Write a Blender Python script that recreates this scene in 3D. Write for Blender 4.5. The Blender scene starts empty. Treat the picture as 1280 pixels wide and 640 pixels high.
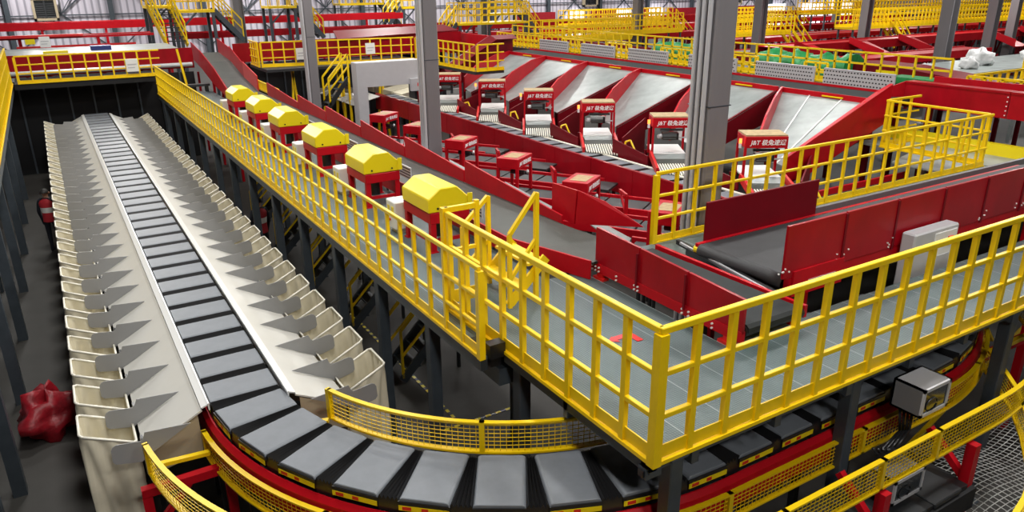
AMB = .010; EXPO = 0.
LAMPS = [(x, y, 340) for x in (1.2, 7.5, 14, 21) for y in (3, 10, 17, 25, 33)] + [(1, -4, 400), (5, -4, 280)] + [(x, y, 1300) for x in (3, 18, 35, 52, 70) for y in (44, 60)] + [(x, y, 1100) for x in (34, 50, 68) for y in (14, 28)] + [(x, 74, 1500) for x in (0, 18, 36, 54, 72, 90, 108)]  # lamps at negative y are added fill for faces turned to the camera
import bpy, bmesh, math, random
from mathutils import Vector, Matrix
random.seed(7)
C = bpy.context.scene.collection
PI = math.pi
LIFT = 6.3          # everything is built with the camera height as z = 0; lifted at the end so that the floor is z = 0
FL = -6.3           # floor
DK = -3.56          # deck of the platform
SZ = -4.10          # top of the sorter belts

# ------------------------------------------------------------------ materials
def mat(name, col, rough=.5, metal=0., noise=0., nscale=6., bump=0., bscale=40., spec=.5, col2=None, stretch=(1, 1, 1)):
    m = bpy.data.materials.new(name); m.use_nodes = True
    nt = m.node_tree; b = nt.nodes['Principled BSDF']
    b.inputs['Base Color'].default_value = (*col, 1); b.inputs['Roughness'].default_value = rough
    b.inputs['Metallic'].default_value = metal; b.inputs['Specular IOR Level'].default_value = spec
    if noise or bump:
        tc = nt.nodes.new('ShaderNodeTexCoord'); mp = nt.nodes.new('ShaderNodeMapping')
        mp.inputs['Scale'].default_value = stretch
        nt.links.new(tc.outputs['Object'], mp.inputs['Vector'])
    if noise:
        n = nt.nodes.new('ShaderNodeTexNoise'); n.inputs['Scale'].default_value = nscale
        n.inputs['Detail'].default_value = 5; n.inputs['Roughness'].default_value = .65
        nt.links.new(mp.outputs['Vector'], n.inputs['Vector'])
        r = nt.nodes.new('ShaderNodeValToRGB')
        r.color_ramp.elements[0].position = .32; r.color_ramp.elements[1].position = .7
        c2 = col2 or tuple(c * (1 - noise) for c in col)
        r.color_ramp.elements[0].color = (*c2, 1); r.color_ramp.elements[1].color = (*col, 1)
        nt.links.new(n.outputs['Fac'], r.inputs['Fac']); nt.links.new(r.outputs['Color'], b.inputs['Base Color'])
    if bump:
        n2 = nt.nodes.new('ShaderNodeTexNoise'); n2.inputs['Scale'].default_value = bscale
        nt.links.new(mp.outputs['Vector'], n2.inputs['Vector'])
        bp = nt.nodes.new('ShaderNodeBump'); bp.inputs['Strength'].default_value = bump; bp.inputs['Distance'].default_value = .02
        nt.links.new(n2.outputs['Fac'], bp.inputs['Height']); nt.links.new(bp.outputs['Normal'], b.inputs['Normal'])
    return m
def emit(name, col, s):
    m = mat(name, col); b = m.node_tree.nodes['Principled BSDF']
    b.inputs['Emission Color'].default_value = (*col, 1); b.inputs['Emission Strength'].default_value = s
    return m
YEL = mat('yellow_paint', (.92, .62, .002), .36, noise=.1, nscale=3)
YELB = mat('yellow_cover_paint', (.83, .66, .006), .35)
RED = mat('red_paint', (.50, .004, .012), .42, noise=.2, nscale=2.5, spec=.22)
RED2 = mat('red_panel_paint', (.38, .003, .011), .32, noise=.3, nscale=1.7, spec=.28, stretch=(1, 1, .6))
MAROON = mat('maroon_and_shaded_red', (.17, .002, .008), .5, noise=.2, nscale=2, spec=.2)
BRED = mat('bright_red_plastic', (.62, .012, .012), .4)
STEEL = mat('slate_steel', (.060, .075, .090), .45, noise=.25, nscale=4)
DARK = mat('dark_steel', (.018, .02, .022), .5)
BLACK = mat('black_rubber', (.014, .014, .015), .32)
BELT = mat('belt_blue_grey', (.18, .197, .22), .46, noise=.15, nscale=5)
GBELT = mat('belt_green_grey', (.062, .068, .058), .55, noise=.25, nscale=3, bump=.15, bscale=60)
BBELT = mat('belt_dark_grey', (.030, .034, .034), .7, noise=.2, nscale=4, spec=.2)
RBELT = mat('belt_charcoal', (.035, .037, .039), .6, noise=.25, nscale=6, bump=.2, bscale=90)
CREAM = mat('cream_sheet', (.64, .63, .585), .34, noise=.06, nscale=2)
RIM = mat('pale_rim_sheet', (.78, .78, .76), .3)
FIN = mat('grey_fin_sheet', (.29, .29, .29), .42)
BAG = mat('cream_canvas', (.78, .72, .55), .8, noise=.12, nscale=3)
WIRE = mat('white_frame', (.86, .83, .72), .4)
GALV = mat('galvanised_sheet', (.36, .40, .39), .36, noise=.35, nscale=1.6, metal=.15)
COLM = mat('column_grey', (.21, .20, .21), .40, noise=.12, nscale=2, stretch=(1, 1, .2))
LGREY = mat('light_grey_paint', (.50, .50, .52), .45, noise=.06)
LGREY2 = mat('grey_box_paint', (.13, .13, .135), .5)
WHITE = mat('white_paint', (.78, .78, .76), .45)
BLACK2 = mat('matt_black_sheet', (.006, .006, .007), .8)
SILV = mat('silver', (.5, .51, .52), .35, metal=.2)
TAN = mat('dusty_cardboard', (.52, .38, .20), .8, noise=.35, nscale=9)
GREEN = mat('green_tarp', (.006, .27, .06), .5, noise=.5, nscale=4, bump=.5, bscale=8)
REDTARP = mat('red_sack', (.42, .008, .02), .45, noise=.5, nscale=9, bump=.5, bscale=14)
CLEAR = mat('white_plastic_film', (.8, .8, .8), .35, noise=.3, nscale=5, bump=.6, bscale=10)
GLASS = mat('dark_window', (.02, .025, .03), .1)
SKIN = mat('skin', (.42, .22, .14), .6)
NAVY = mat('navy_cloth', (.012, .015, .03), .8)
HAIR = mat('black_hair', (.008, .007, .006), .6)
VEST = mat('red_vest', (.45, .015, .025), .7)
REFL = mat('reflective_tape', (.75, .75, .7), .4)
LAMP = emit('red_beacon', (1., .12, .02), 6)
BLUE = mat('blue_paint', (.02, .03, .16), .5)
TXT = mat('white_lettering', (.85, .85, .85), .5)

def deck_mat():
    m = mat('deck_plate', (.105, .148, .150), .40, noise=.3, nscale=1.3)
    nt = m.node_tree; b = nt.nodes['Principled BSDF']; N = nt.nodes.new; L = nt.links.new
    tc = N('ShaderNodeTexCoord'); sp = N('ShaderNodeSeparateXYZ'); L(tc.outputs['Object'], sp.inputs[0])
    def mth(op, a, v=None, c=None):
        n = N('ShaderNodeMath'); n.operation = op
        for i, q in enumerate((a, v, c)):
            if q is None: continue
            if isinstance(q, (int, float)): n.inputs[i].default_value = q
            else: L(q, n.inputs[i])
        return n.outputs[0]
    fx = mth('FRACT', mth('MULTIPLY', sp.outputs[0], 2.0))
    seam = mth('GREATER_THAN', fx, .982)
    fy = mth('FRACT', mth('MULTIPLY', sp.outputs[1], .4))
    # raised lozenges of checker plate
    a = mth('SINE', mth('MULTIPLY', mth('ADD', sp.outputs[0], sp.outputs[1]), 120.))
    c = mth('SINE', mth('MULTIPLY', mth('SUBTRACT', sp.outputs[0], sp.outputs[1]), 120.))
    loz = mth('MULTIPLY', a, c)
    bp = N('ShaderNodeBump'); bp.inputs['Strength'].default_value = .5; bp.inputs['Distance'].default_value = .004
    L(loz, bp.inputs['Height']); L(bp.outputs['Normal'], b.inputs['Normal'])
    src = b.inputs['Base Color'].links[0].from_socket
    mx = N('ShaderNodeMix'); mx.data_type = 'RGBA'; L(seam, mx.inputs[0]); L(src, mx.inputs[6])
    mx.inputs[7].default_value = (.30, .34, .34, 1)
    L(mx.outputs[2], b.inputs['Base Color'])
    return m
DECK = deck_mat()
def wall_mat():
    m = mat('corrugated_wall', (.60, .57, .62), .5)
    nt = m.node_tree; b = nt.nodes['Principled BSDF']; N = nt.nodes.new; L = nt.links.new
    tc = N('ShaderNodeTexCoord'); w = N('ShaderNodeTexWave'); w.wave_type = 'BANDS'; w.bands_direction = 'X'
    w.inputs['Scale'].default_value = .55
    L(tc.outputs['Object'], w.inputs['Vector'])
    r = N('ShaderNodeValToRGB'); r.color_ramp.elements[0].position = .12; r.color_ramp.elements[1].position = .3
    r.color_ramp.elements[0].color = (.33, .31, .36, 1); r.color_ramp.elements[1].color = (.62, .58, .65, 1)
    L(w.outputs['Fac'], r.inputs['Fac']); L(r.outputs['Color'], b.inputs['Base Color'])
    bp = N('ShaderNodeBump'); bp.inputs['Distance'].default_value = .05; L(w.outputs['Fac'], bp.inputs['Height']); L(bp.outputs['Normal'], b.inputs['Normal'])
    return m
WALL = wall_mat()
FLOORM = mat('concrete_floor', (.055, .052, .046), .65, noise=.35, nscale=.7)
def net_mat():
    return mat('net_cord', (.42, .42, .40), .7)
NET = net_mat()

# ------------------------------------------------------------------ mesh builder
class MB:
    def __init__(s): s.v = []; s.f = []; s.mi = []; s.sm = []; s.m = 0; s.smooth = False; s.st = []; s.sf = []
    def add(s, vs, fs):
        o = len(s.v); s.st.append(o); s.sf.append(len(s.f)); s.v += [tuple(p) for p in vs]
        for f in fs:
            s.f.append([i + o for i in f]); s.mi.append(s.m); s.sm.append(s.smooth)
        return s
    def box(s, x0, x1, y0, y1, z0, z1):
        vs = [(x, y, z) for z in (z0, z1) for y in (y0, y1) for x in (x0, x1)]
        return s.add(vs, [(0, 2, 3, 1), (4, 5, 7, 6), (0, 1, 5, 4), (2, 6, 7, 3), (0, 4, 6, 2), (1, 3, 7, 5)])
    def cbox(s, x0, x1, y0, y1, z0, z1, c):     # box with chamfered vertical and top edges
        def ring(i, z): return [(x0+c-i, y0, z), (x1-c+i, y0, z), (x1, y0+c-i, z), (x1, y1-c+i, z), (x1-c+i, y1, z), (x0+c-i, y1, z), (x0, y1-c+i, z), (x0, y0+c-i, z)]
        r0 = ring(0, z0); r1 = ring(0, z1 - c)
        r2 = [(min(max(x, x0+c), x1-c), min(max(y, y0+c), y1-c), z1) for x, y, z in r1]
        fs = [[7, 6, 5, 4, 3, 2, 1, 0]]
        for k in (0, 8):
            for i in range(8): fs.append([k+i, k+(i+1) % 8, k+8+(i+1) % 8, k+8+i])
        fs.append([16, 18, 20, 22])
        return s.add(r0 + r1 + r2, [f if len(set(f)) > 2 else f for f in fs])
    def bar(s, p, q, w=.05, h=.05, up=(0, 0, 1)):  # rectangular section between two points; h along up
        p = Vector(p); q = Vector(q); d = (q - p).normalized(); u = Vector(up)
        if abs(d.dot(u)) > .99: u = Vector((0, 1, 0))
        a = d.cross(u).normalized(); u = a.cross(d)
        vs = []
        for e in (p, q):
            for sx, sy in ((-1, -1), (1, -1), (1, 1), (-1, 1)): vs.append(e + a * (w / 2 * sx) + u * (h / 2 * sy))
        return s.add(vs, [(0, 3, 2, 1), (4, 5, 6, 7), (0, 1, 5, 4), (1, 2, 6, 5), (2, 3, 7, 6), (3, 0, 4, 7)])
    def rod(s, p, q, r, n=8, r2=None):
        p = Vector(p); q = Vector(q); d = (q - p).normalized(); r2 = r if r2 is None else r2
        u = Vector((0, 0, 1)) if abs(d.z) < .9 else Vector((1, 0, 0))
        a = d.cross(u).normalized(); b = d.cross(a)
        vs = [e + (a * math.cos(2*PI*i/n) + b * math.sin(2*PI*i/n)) * rr for e, rr in ((p, r), (q, r2)) for i in range(n)]
        fs = [[i, (i+1) % n, n + (i+1) % n, n + i] for i in range(n)] + [list(range(n))[::-1], list(range(n, 2*n))]
        return s.add(vs, fs)
    def path(s, pts, r, n=6, closed=False):
        m = len(pts)
        for i in range(m if closed else m - 1): s.rod(pts[i], pts[(i+1) % m], r, n)
        return s
    def plate(s, pts, t=.02, nrm=None):           # polygon (3-D points) given thickness t along its normal
        P = [Vector(p) for p in pts]
        if nrm is None:
            nv = Vector((0, 0, 0))
            for i in range(len(P)): nv += (P[i] - P[0]).cross(P[(i+1) % len(P)] - P[0])
            nv.normalize()
        else: nv = Vector(nrm)
        n = len(P); vs = P + [p - nv * t for p in P]
        fs = [list(range(n)), list(range(2*n-1, n-1, -1))] + [[i, n+i, n+(i+1) % n, (i+1) % n] for i in range(n)]
        return s.add(vs, fs)
    def prism(s, poly, axis, a, b):               # 2-D polygon extruded along an axis ('x','y','z') from a to b
        def P(u, v, w): return {'x': (w, u, v), 'y': (u, w, v), 'z': (u, v, w)}[axis]
        n = len(poly); vs = [P(u, v, a) for u, v in poly] + [P(u, v, b) for u, v in poly]
        return s.add(vs, [list(range(n)), list(range(2*n-1, n-1, -1))] + [[i, n+i, n+(i+1) % n, (i+1) % n] for i in range(n)])
    def sweep(s, poly, frames):                   # section polygon (u,v) swept through frames (origin, uaxis, vaxis)
        n = len(poly); o = len(s.v)
        vs = [Vector(c) + Vector(ua) * u + Vector(va) * v for c, ua, va in frames for u, v in poly]
        fs = []
        for k in range(len(frames) - 1):
            for i in range(n): fs.append([k*n+i, k*n+(i+1) % n, (k+1)*n+(i+1) % n, (k+1)*n+i])
        fs += [list(range(n))[::-1], [(len(frames)-1)*n + i for i in range(n)]]
        return s.add(vs, fs)
    def xf(s, M):
        s.v = [tuple(M @ Vector(p)) for p in s.v]; return s
    def build_each(s, name, m, parent, world=True):
        out = []; b = s.st + [len(s.v)]; fb = s.sf + [len(s.f)]
        for i in range(len(s.st)):
            q = MB(); q.v = s.v[b[i]:b[i+1]]; q.f = [[k - b[i] for k in f] for f in s.f[fb[i]:fb[i+1]]]
            q.mi = s.mi[fb[i]:fb[i+1]]; q.sm = s.sm[fb[i]:fb[i+1]]; out.append(q.build(name, m, parent, world))
        return out
    def build(s, name, m, parent=None, world=True):
        ms = m if isinstance(m, (list, tuple)) else [m]
        off = Vector((0, 0, 0))
        if parent is not None and world:
            q = parent
            while q is not None: off += q.location; q = q.parent
        me = bpy.data.meshes.new(name)
        me.from_pydata([tuple(Vector(p) - off) for p in s.v], [], s.f)
        for x in ms: me.materials.append(x)
        me.polygons.foreach_set('material_index', s.mi); me.polygons.foreach_set('use_smooth', s.sm)
        bm = bmesh.new(); bm.from_mesh(me); bmesh.ops.recalc_face_normals(bm, faces=bm.faces); bm.to_mesh(me); bm.free()
        me.update()
        o = bpy.data.objects.new(name, me); C.objects.link(o)
        if parent is not None: o.parent = parent
        return o
def tag(o, label=None, cat=None, group=None, kind=None):
    if label: o['label'] = label
    if cat: o['category'] = cat
    if group: o['group'] = group
    if kind: o['kind'] = kind
    return o
def thing(name, label, cat, loc=(0, 0, 0), group=None):
    o = bpy.data.objects.new(name, None); C.objects.link(o); o.location = loc; o.empty_display_size = .1
    return tag(o, label, cat, group)
def kids(o): return [c for c in C.objects if c.parent == o]
KC = {}
def copytree(o, loc=None, rz=None, label=None, group=None, parent=None):
    c = o.copy(); C.objects.link(c)
    if parent is not None: c.parent = parent
    if loc is not None: c.location = loc
    if rz is not None: c.rotation_euler = (0, 0, rz)
    if label: c['label'] = label
    if group: c['group'] = group
    if o.name not in KC: KC[o.name] = list(o.children)
    for k in KC[o.name]: copytree(k, parent=c)
    return c
def bevel(o, w=.008, seg=1):
    m = o.modifiers.new('bevel', 'BEVEL'); m.width = w; m.segments = seg; m.limit_method = 'ANGLE'; m.angle_limit = .6
    return o
ORD = ['first', 'second', 'third', 'fourth', 'fifth', 'sixth', 'seventh', 'eighth', 'ninth', 'tenth', 'eleventh', 'twelfth', 'thirteenth',
       'fourteenth', 'fifteenth', 'sixteenth', 'seventeenth', 'eighteenth', 'nineteenth', 'twentieth']
def nth(i):
    if i < 20: return ORD[i]
    t = {2: 'twenty', 3: 'thirty', 4: 'forty', 5: 'fifty'}
    a, b = divmod(i + 1, 10)
    return {2: 'twentieth', 3: 'thirtieth', 4: 'fortieth', 5: 'fiftieth'}[a] if b == 0 else t[a] + '-' + ORD[b - 1]
def text_mesh(body, size, name, m, parent, loc, rot, depth=.004):
    cu = bpy.data.curves.new(name, 'FONT'); cu.body = body; cu.size = size; cu.shear = .18; cu.offset = .002; cu.extrude = depth
    cu.align_x = 'CENTER'; cu.align_y = 'CENTER'
    t = bpy.data.objects.new(name, cu); C.objects.link(t)
    bpy.context.view_layer.update()
    me = bpy.data.meshes.new_from_object(t.evaluated_get(bpy.context.evaluated_depsgraph_get()))
    bpy.data.objects.remove(t); bpy.data.curves.remove(cu)
    me.materials.clear(); me.materials.append(m)
    o = bpy.data.objects.new(name, me); C.objects.link(o); o.parent = parent; o.location = loc; o.rotation_euler = rot
    return o
# ------------------------------------------------------------------ the loop sorter
CL, CR, CY = 4.55, 7.9, 7.6      # centres of the left and right bends
RAD = 3.385                      # centre line
PITCH, BL, BW = .585, .448, .71  # carrier pitch, belt length, belt width
DTH = PITCH / RAD
def carrier_mesh(parent, curved, belt):
    h = BL / 2; w = BW / 2
    m = MB(); c = .035
    prof = [(-h, -.075), (h, -.075), (h, -.03), (h - .012, -.008), (h - c, 0), (-h + c, 0), (-h + .012, -.008), (-h, -.03)]
    m.smooth = False; m.prism(prof, 'x', -w, w)
    bevel(m.build('belt', belt, parent), .006)
    m = MB(); m.box(-w + .03, w - .03, -h + .02, h - .02, -.20, -.075)
    m.box(-w - .012, -w, -h - .005, h + .005, -.066, -.03); m.box(w, w + .012, -h - .005, h + .005, -.066, -.03)
    m.build('carriage', BLACK, parent)
    for sx in (-1, 1):
        m = MB(); x = sx * (w + .014)
        m.box(min(x, x - sx*.004), max(x, x - sx*.004), -h, h, -.118, -.068); m.m = 1
        x2 = x + sx * .002
        for a, b in ((-.19, -.11), (-.02, .04)): m.box(min(x, x2), max(x, x2), a if sx > 0 else -b, b if sx > 0 else -a, -.110, -.076)
        m.build('label_strip', [YELB, BRED], parent)
    # bellows filling the gap towards the next carrier (-y)
    m = MB(); n = 5
    def edge(t, x):                                # point at fraction t of the gap, x across
        if not curved: return Vector((x, -h - t * (PITCH - BL), 0))
        a = DTH                                    # next carrier turned by +DTH about the bend centre at local (RAD, 0)
        p0 = Vector((x, -h, 0)); l = Vector((x - RAD, h, 0))
        p1 = Vector((RAD + l.x * math.cos(a) - l.y * math.sin(a), l.x * math.sin(a) + l.y * math.cos(a), 0))
        return p0.lerp(p1, t)
    pts = []
    for i in range(2 * n + 1):
        t = i / (2 * n); z = -.002 if i % 2 else -.042
        pts.append((edge(t, -w + .005) + Vector((0, 0, z)), edge(t, w - .005) + Vector((0, 0, z))))
    for i in range(2 * n):
        a, b = pts[i]; c2, d = pts[i + 1]; dz = Vector((0, 0, -.16))
        m.add([a, b, c2, d, a + dz, b + dz, c2 + dz, d + dz], [(0, 1, 3, 2), (4, 6, 7, 5), (0, 2, 6, 4), (1, 5, 7, 3)])
    m.build('bellows', BLACK, parent)
GC = 'belt carriers of the loop sorter'
ps = thing('belt_carrier', '', 'carrier', group=GC); carrier_mesh(ps, False, BELT)
pc = thing('belt_carrier', '', 'carrier', group=GC); carrier_mesh(pc, True, BELT)
used = {'s': 0, 'c': 0}
def carrier(loc, rz, curved, label):
    k = 'c' if curved else 's'; p = pc if curved else ps
    if used[k] == 0:
        o = p; o.location = loc; o.rotation_euler = (0, 0, rz); o['label'] = label; KC[p.name] = list(p.children)
    else: o = copytree(p, loc, rz, label)
    used[k] += 1
# left leg
n_left = 38
for i in range(n_left):
    y = CY + .10 + PITCH * i
    carrier((CL - RAD, y, SZ), 0, False, 'blue-grey belt carrier between the cream chutes, ' + nth(i) + ' from the bend')
n_c = int((PI / 2 - .03) / DTH)
th0 = PI + .10 / RAD
a0 = PI - .10 / RAD + DTH
a = a0; k = 0
while a < 1.5 * PI - .02:
    carrier((CL + RAD * math.cos(a), CY + RAD * math.sin(a), SZ), a - PI, True,
            'blue-grey belt carrier with fanned bellows on the near bend, ' + nth(k) + ' from the left')
    a += DTH; k += 1
x = CL + RAD * math.cos(a - DTH) + PITCH + .02; k = 0
while x < CR:
    carrier((x, CY - RAD, SZ), PI / 2, False, 'dark belt carrier under the front deck edge, ' + nth(k) + ' from the corner column')
    x += PITCH; k += 1
a = 1.5 * PI + .05; k = 0
while a < 2 * PI:
    carrier((CR + RAD * math.cos(a), CY + RAD * math.sin(a), SZ), a - PI, True, 'belt carrier on the far right bend under the deck, ' + nth(k) + ' along it')
    a += DTH; k += 1
y = CY + .35; k = 0
while y < 28:
    carrier((CR + RAD, y, SZ), PI, False, 'grey belt carrier behind the red sorter side covers, ' + nth(k) + ' from the near end')
    y += PITCH; k += 1

# red track sides, swept along the loop
def loop_frames(r, part):
    F = []
    if part == 'left': F = [((CL - r, y, 0), (-1, 0, 0), (0, 0, 1)) for y in (29.3, 17., CY)]
    if part == 'bend':
        for i in range(41):
            a = PI + i / 40 * PI / 2; F.append(((CL + r*math.cos(a), CY + r*math.sin(a), 0), (math.cos(a), math.sin(a), 0), (0, 0, 1)))
    if part == 'bottom': F = [((x, CY - r, 0), (0, -1, 0), (0, 0, 1)) for x in (CL, 6.2, CR)]
    if part == 'rbend':
        for i in range(41):
            a = 1.5*PI + i / 40 * PI / 2; F.append(((CR + r*math.cos(a), CY + r*math.sin(a), 0), (math.cos(a), math.sin(a), 0), (0, 0, 1)))
    if part == 'right': F = [((CR + r, y, 0), (1, 0, 0), (0, 0, 1)) for y in (CY, 17, 28.)]
    return F
tr = thing('sorter_track', 'red curved track of the loop sorter running under the dark belt carriers', 'track', (CL - RAD, CY, FL))
prof_out = [(0, -.22), (.03, -.155), (.045, -.155), (.085, -.20), (.10, -.46), (.02, -.52), (0, -.52)]
zt = lambda P: [(u, v + SZ) for u, v in P]
for part in ('left', 'bend', 'bottom', 'rbend', 'right'):
    m = MB(); m.sweep(zt(prof_out), loop_frames(RAD + BW/2 - .01, part)); m.build('side_panel', RED, tr)
    m = MB(); m.sweep(zt([(-.10, -.30), (.02, -.30), (.02, -.24), (-.10, -.24)]), loop_frames(RAD - .1, part))
    m.sweep(zt([(-.02, -.30), (.10, -.30), (.10, -.24), (-.02, -.24)]), loop_frames(RAD + .1, part)); m.build('rail', DARK, tr)
    m = MB(); m.sweep(zt([(0, -.50), (.02, -.50), (.02, -.20), (0, -.20)]), loop_frames(RAD - BW/2 - .03, part)); m.build('side_panel', RED, tr)
m = MB()
for (r, n) in ((4.0, 0),):
    for i in range(7):
        a = PI + (i + .3) / 7 * PI / 2
        for rr in (RAD + BW/2 + .02, RAD - BW/2 - .05):
            x, y = CL + rr*math.cos(a), CY + rr*math.sin(a); m.box(x-.04, x+.04, y-.04, y+.04, FL, SZ - .45)
for y in range(9, 28, 2):
    for xx in (CL - RAD - .25, CL - RAD + .25, CR + RAD - .25, CR + RAD + .25): m.box(xx-.04, xx+.04, y-.04, y+.04, FL, SZ - .3)
for x in (5.0, 6.6): 
    for yy in (3.95, 4.5): m.box(x-.04, x+.04, yy-.04, yy+.04, FL, SZ - .4)
m.build_each('leg', DARK, tr)
for i in range(13):
    a = 7.9 + i * 1.55; m = MB(); m.box(10.83, 10.86, a + .008, a + 1.542, -4.60, -3.985); m.box(10.84, 10.92, a + .008, a + 1.542, -4.015, -3.985); m.build('side_cover', RED2, tr)
m = MB(); m.box(11.66, 11.74, 8, 28, -4.16, -4.09); m.build('edge_strip', WIRE, tr)

# ------------------------------------------------------------------ chutes and bags on both sides of the left run
XC = CL - RAD
CH_P = .73; CH_0 = 7.36; N_CH = 30
def chute_proto(side):
    s = side                                      # -1 left, +1 right ; local x measured outward from the belt edge centre
    o = thing('sorting_chute', '', 'chute', group='chutes beside the sorter')
    X = lambda d: s * d
    m = MB()
    def quadstrip(pts, y0, y1, t):
        for (a, b) in zip(pts[:-1], pts[1:]):
            P = [(X(a[0]), y0, a[1]), (X(b[0]), y0, b[1]), (X(b[0]), y1, b[1]), (X(a[0]), y1, a[1])]
            if s < 0: P = P[::-1]
            m.plate(P, t)
    quadstrip([(.46, -.005), (1.045, -.30)], 0, CH_P, .018)
    m.build('slide', CREAM, o)
    m = MB()
    quadstrip([(.375, -.03), (.378, .05), (.46, .02)], 0, CH_P, .015)
    m.build('rim', RIM, o)
    m = MB(); m.plate([(X(1.03), .0, -.31), (X(1.03), CH_P, -.31), (X(.98), CH_P, -.7), (X(.98), 0, -.7)], .012); 
    m.plate([(X(.5), .02, -.06), (X(1.0), .02, -.32), (X(1.0), .02, -.6), (X(.5), .02, -.5)], .012); m.build('apron', mat_tan, o)
    # fin: triangle rising from the slide with a paddle that reaches between the bags
    m = MB(); y = -.10
    out = [(.59, -.055), (1.01, -.02), (1.035, -.085), (1.06, -.105), (1.27, -.075), (1.305, -.09), (1.325, -.125), (1.33, -.25), (1.305, -.285), (1.08, -.335), (1.03, -.295)]
    P = [(X(a), y, b) for a, b in out]
    m.plate(P, .008, (0, 1, 0)); m.build('fin', FIN, o)
    m = MB(); m.bar((X(1.04), .02, -.13), (X(1.05), .10, -.30), .025, .05); m.rod((X(1.04), .06, -.20), (X(1.0), .10, -.26), .02, 8)
    m.build('hinge', BLACK, o)
    return o
mat_tan = mat('tan_sheet', (.40, .33, .22), .5)
def bag_proto(side):
    s = side
    o = thing('canvas_bag', '', 'bag', group='canvas bags under the chutes')
    X = lambda d: s * d
    rnd = random.Random(3)
    # rim loop: outer edge higher than the inner edge
    x0, x1, y0, y1 = 1.09, 1.57, .225, .70
    zr = lambda d: -.30 + (d - x0) / (x1 - x0) * .23
    n = 72; rim = []
    per = 2 * (x1 - x0 + y1 - y0)
    for i in range(n):
        q = i / n * per
        if q < x1 - x0: p = (x0 + q, y0)
        elif q < x1 - x0 + y1 - y0: p = (x1, y0 + q - (x1 - x0))
        elif q < 2 * (x1 - x0) + y1 - y0: p = (x1 - (q - (x1 - x0) - (y1 - y0)), y1)
        else: p = (x0, y1 - (q - 2 * (x1 - x0) - (y1 - y0)))
        rim.append(p)
    cx, cy = (x0 + x1) / 2, (y0 + y1) / 2
    m = MB(); m.smooth = True; rows = 17; V = []
    for r in range(rows):
        t = (r / (rows - 1)) ** 1.7
        for i, (px, py) in enumerate(rim):
            w = math.sin(i * 2 * PI * 11 / n + 5 * t) * .065 * min(1, t * 14) + math.sin(i * 2 * PI * 3 / n + 2 + t) * .03 * min(1, t * 2)
            k = 1 - .10 * t + w * 1.2
            z = zr(px) * (1 - t) + t * (-1.50)
            V.append((X(cx + (px - cx) * k), cy + (py - cy) * k, z))
    F = [[r*n+i, r*n+(i+1) % n, (r+1)*n+(i+1) % n, (r+1)*n+i] for r in range(rows-1) for i in range(n)]
    F.append([(rows-1)*n+i for i in range(n)])
    m.add(V, F); m.build('sack', BAG, o)
    m = MB(); c = .03
    rr = [(x0, y0+c), (x0, y1-c), (x0+c, y1), (x1-c, y1), (x1, y1-c), (x1, y0+c), (x1-c, y0), (x0+c, y0)]
    m.smooth = True; m.path([(X(px), py, zr(px) + .005) for px, py in rr], .013, 6, True); m.build('frame', WIRE, o)
    return o
for side, sd in ((-1, 'left'), (1, 'right')):
    cp = chute_proto(side); bp_ = bag_proto(side)
    for i in range(N_CH):
        loc = (XC, CH_0 + CH_P * i - (.2 if side > 0 else 0), SZ)
        lab = 'cream slide with grey fin ' + sd + ' of the sorter, ' + nth(i) + ' from the near end'
        lb2 = 'cream canvas bag on a white frame ' + sd + ' of the sorter, ' + nth(i) + ' from the near end'
        if i == 0:
            cp.location = loc; cp['label'] = lab; bp_.location = loc; bp_['label'] = lb2
            KC[cp.name] = list(cp.children); KC[bp_.name] = list(bp_.children)
        else:
            copytree(cp, loc, 0, lab); copytree(bp_, loc, 0, lb2)
fr = thing('chute_support_frame', 'dark steel frame carrying the left row of cream chutes', 'frame', (XC - 1.0, CH_0, FL))
fr2 = thing('chute_support_frame', 'dark steel frame carrying the right row of cream chutes', 'frame', (XC + 1.0, CH_0, FL))
for f_, s in ((fr, -1), (fr2, 1)):
    m = MB(); xx = XC + s * .95
    m.bar((xx, CH_0 + .1, SZ - .42), (xx, 27, SZ - .42), .05, .06); m.build('beam', DARK, f_)
    for y in range(8, 28, 3):
        m = MB(); m.box(xx - .03, xx + .03, y - .03, y + .03, FL, SZ - .42); m.build_each('leg', DARK, f_)
# bright red end frame at the near end of the left chutes
ef = thing('end_frame', 'red square steel frame at the near end of the left chutes', 'frame', (.1, 7.05, FL))
m = MB(); m.bar((.02, 7.0, -4.62), (.85, 7.0, -4.62), .09, .09); m.build('beam', RED, ef)
for x in (.06, .82):
    m = MB(); m.bar((x, 7.0, FL), (x, 7.0, -4.66), .09, .09); m.build_each('leg', RED, ef)
m = MB(); m.bar((.06, 7.0, -5.1), (.45, 7.0, -4.66), .06, .06); m.build('brace', RED, ef)

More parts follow.
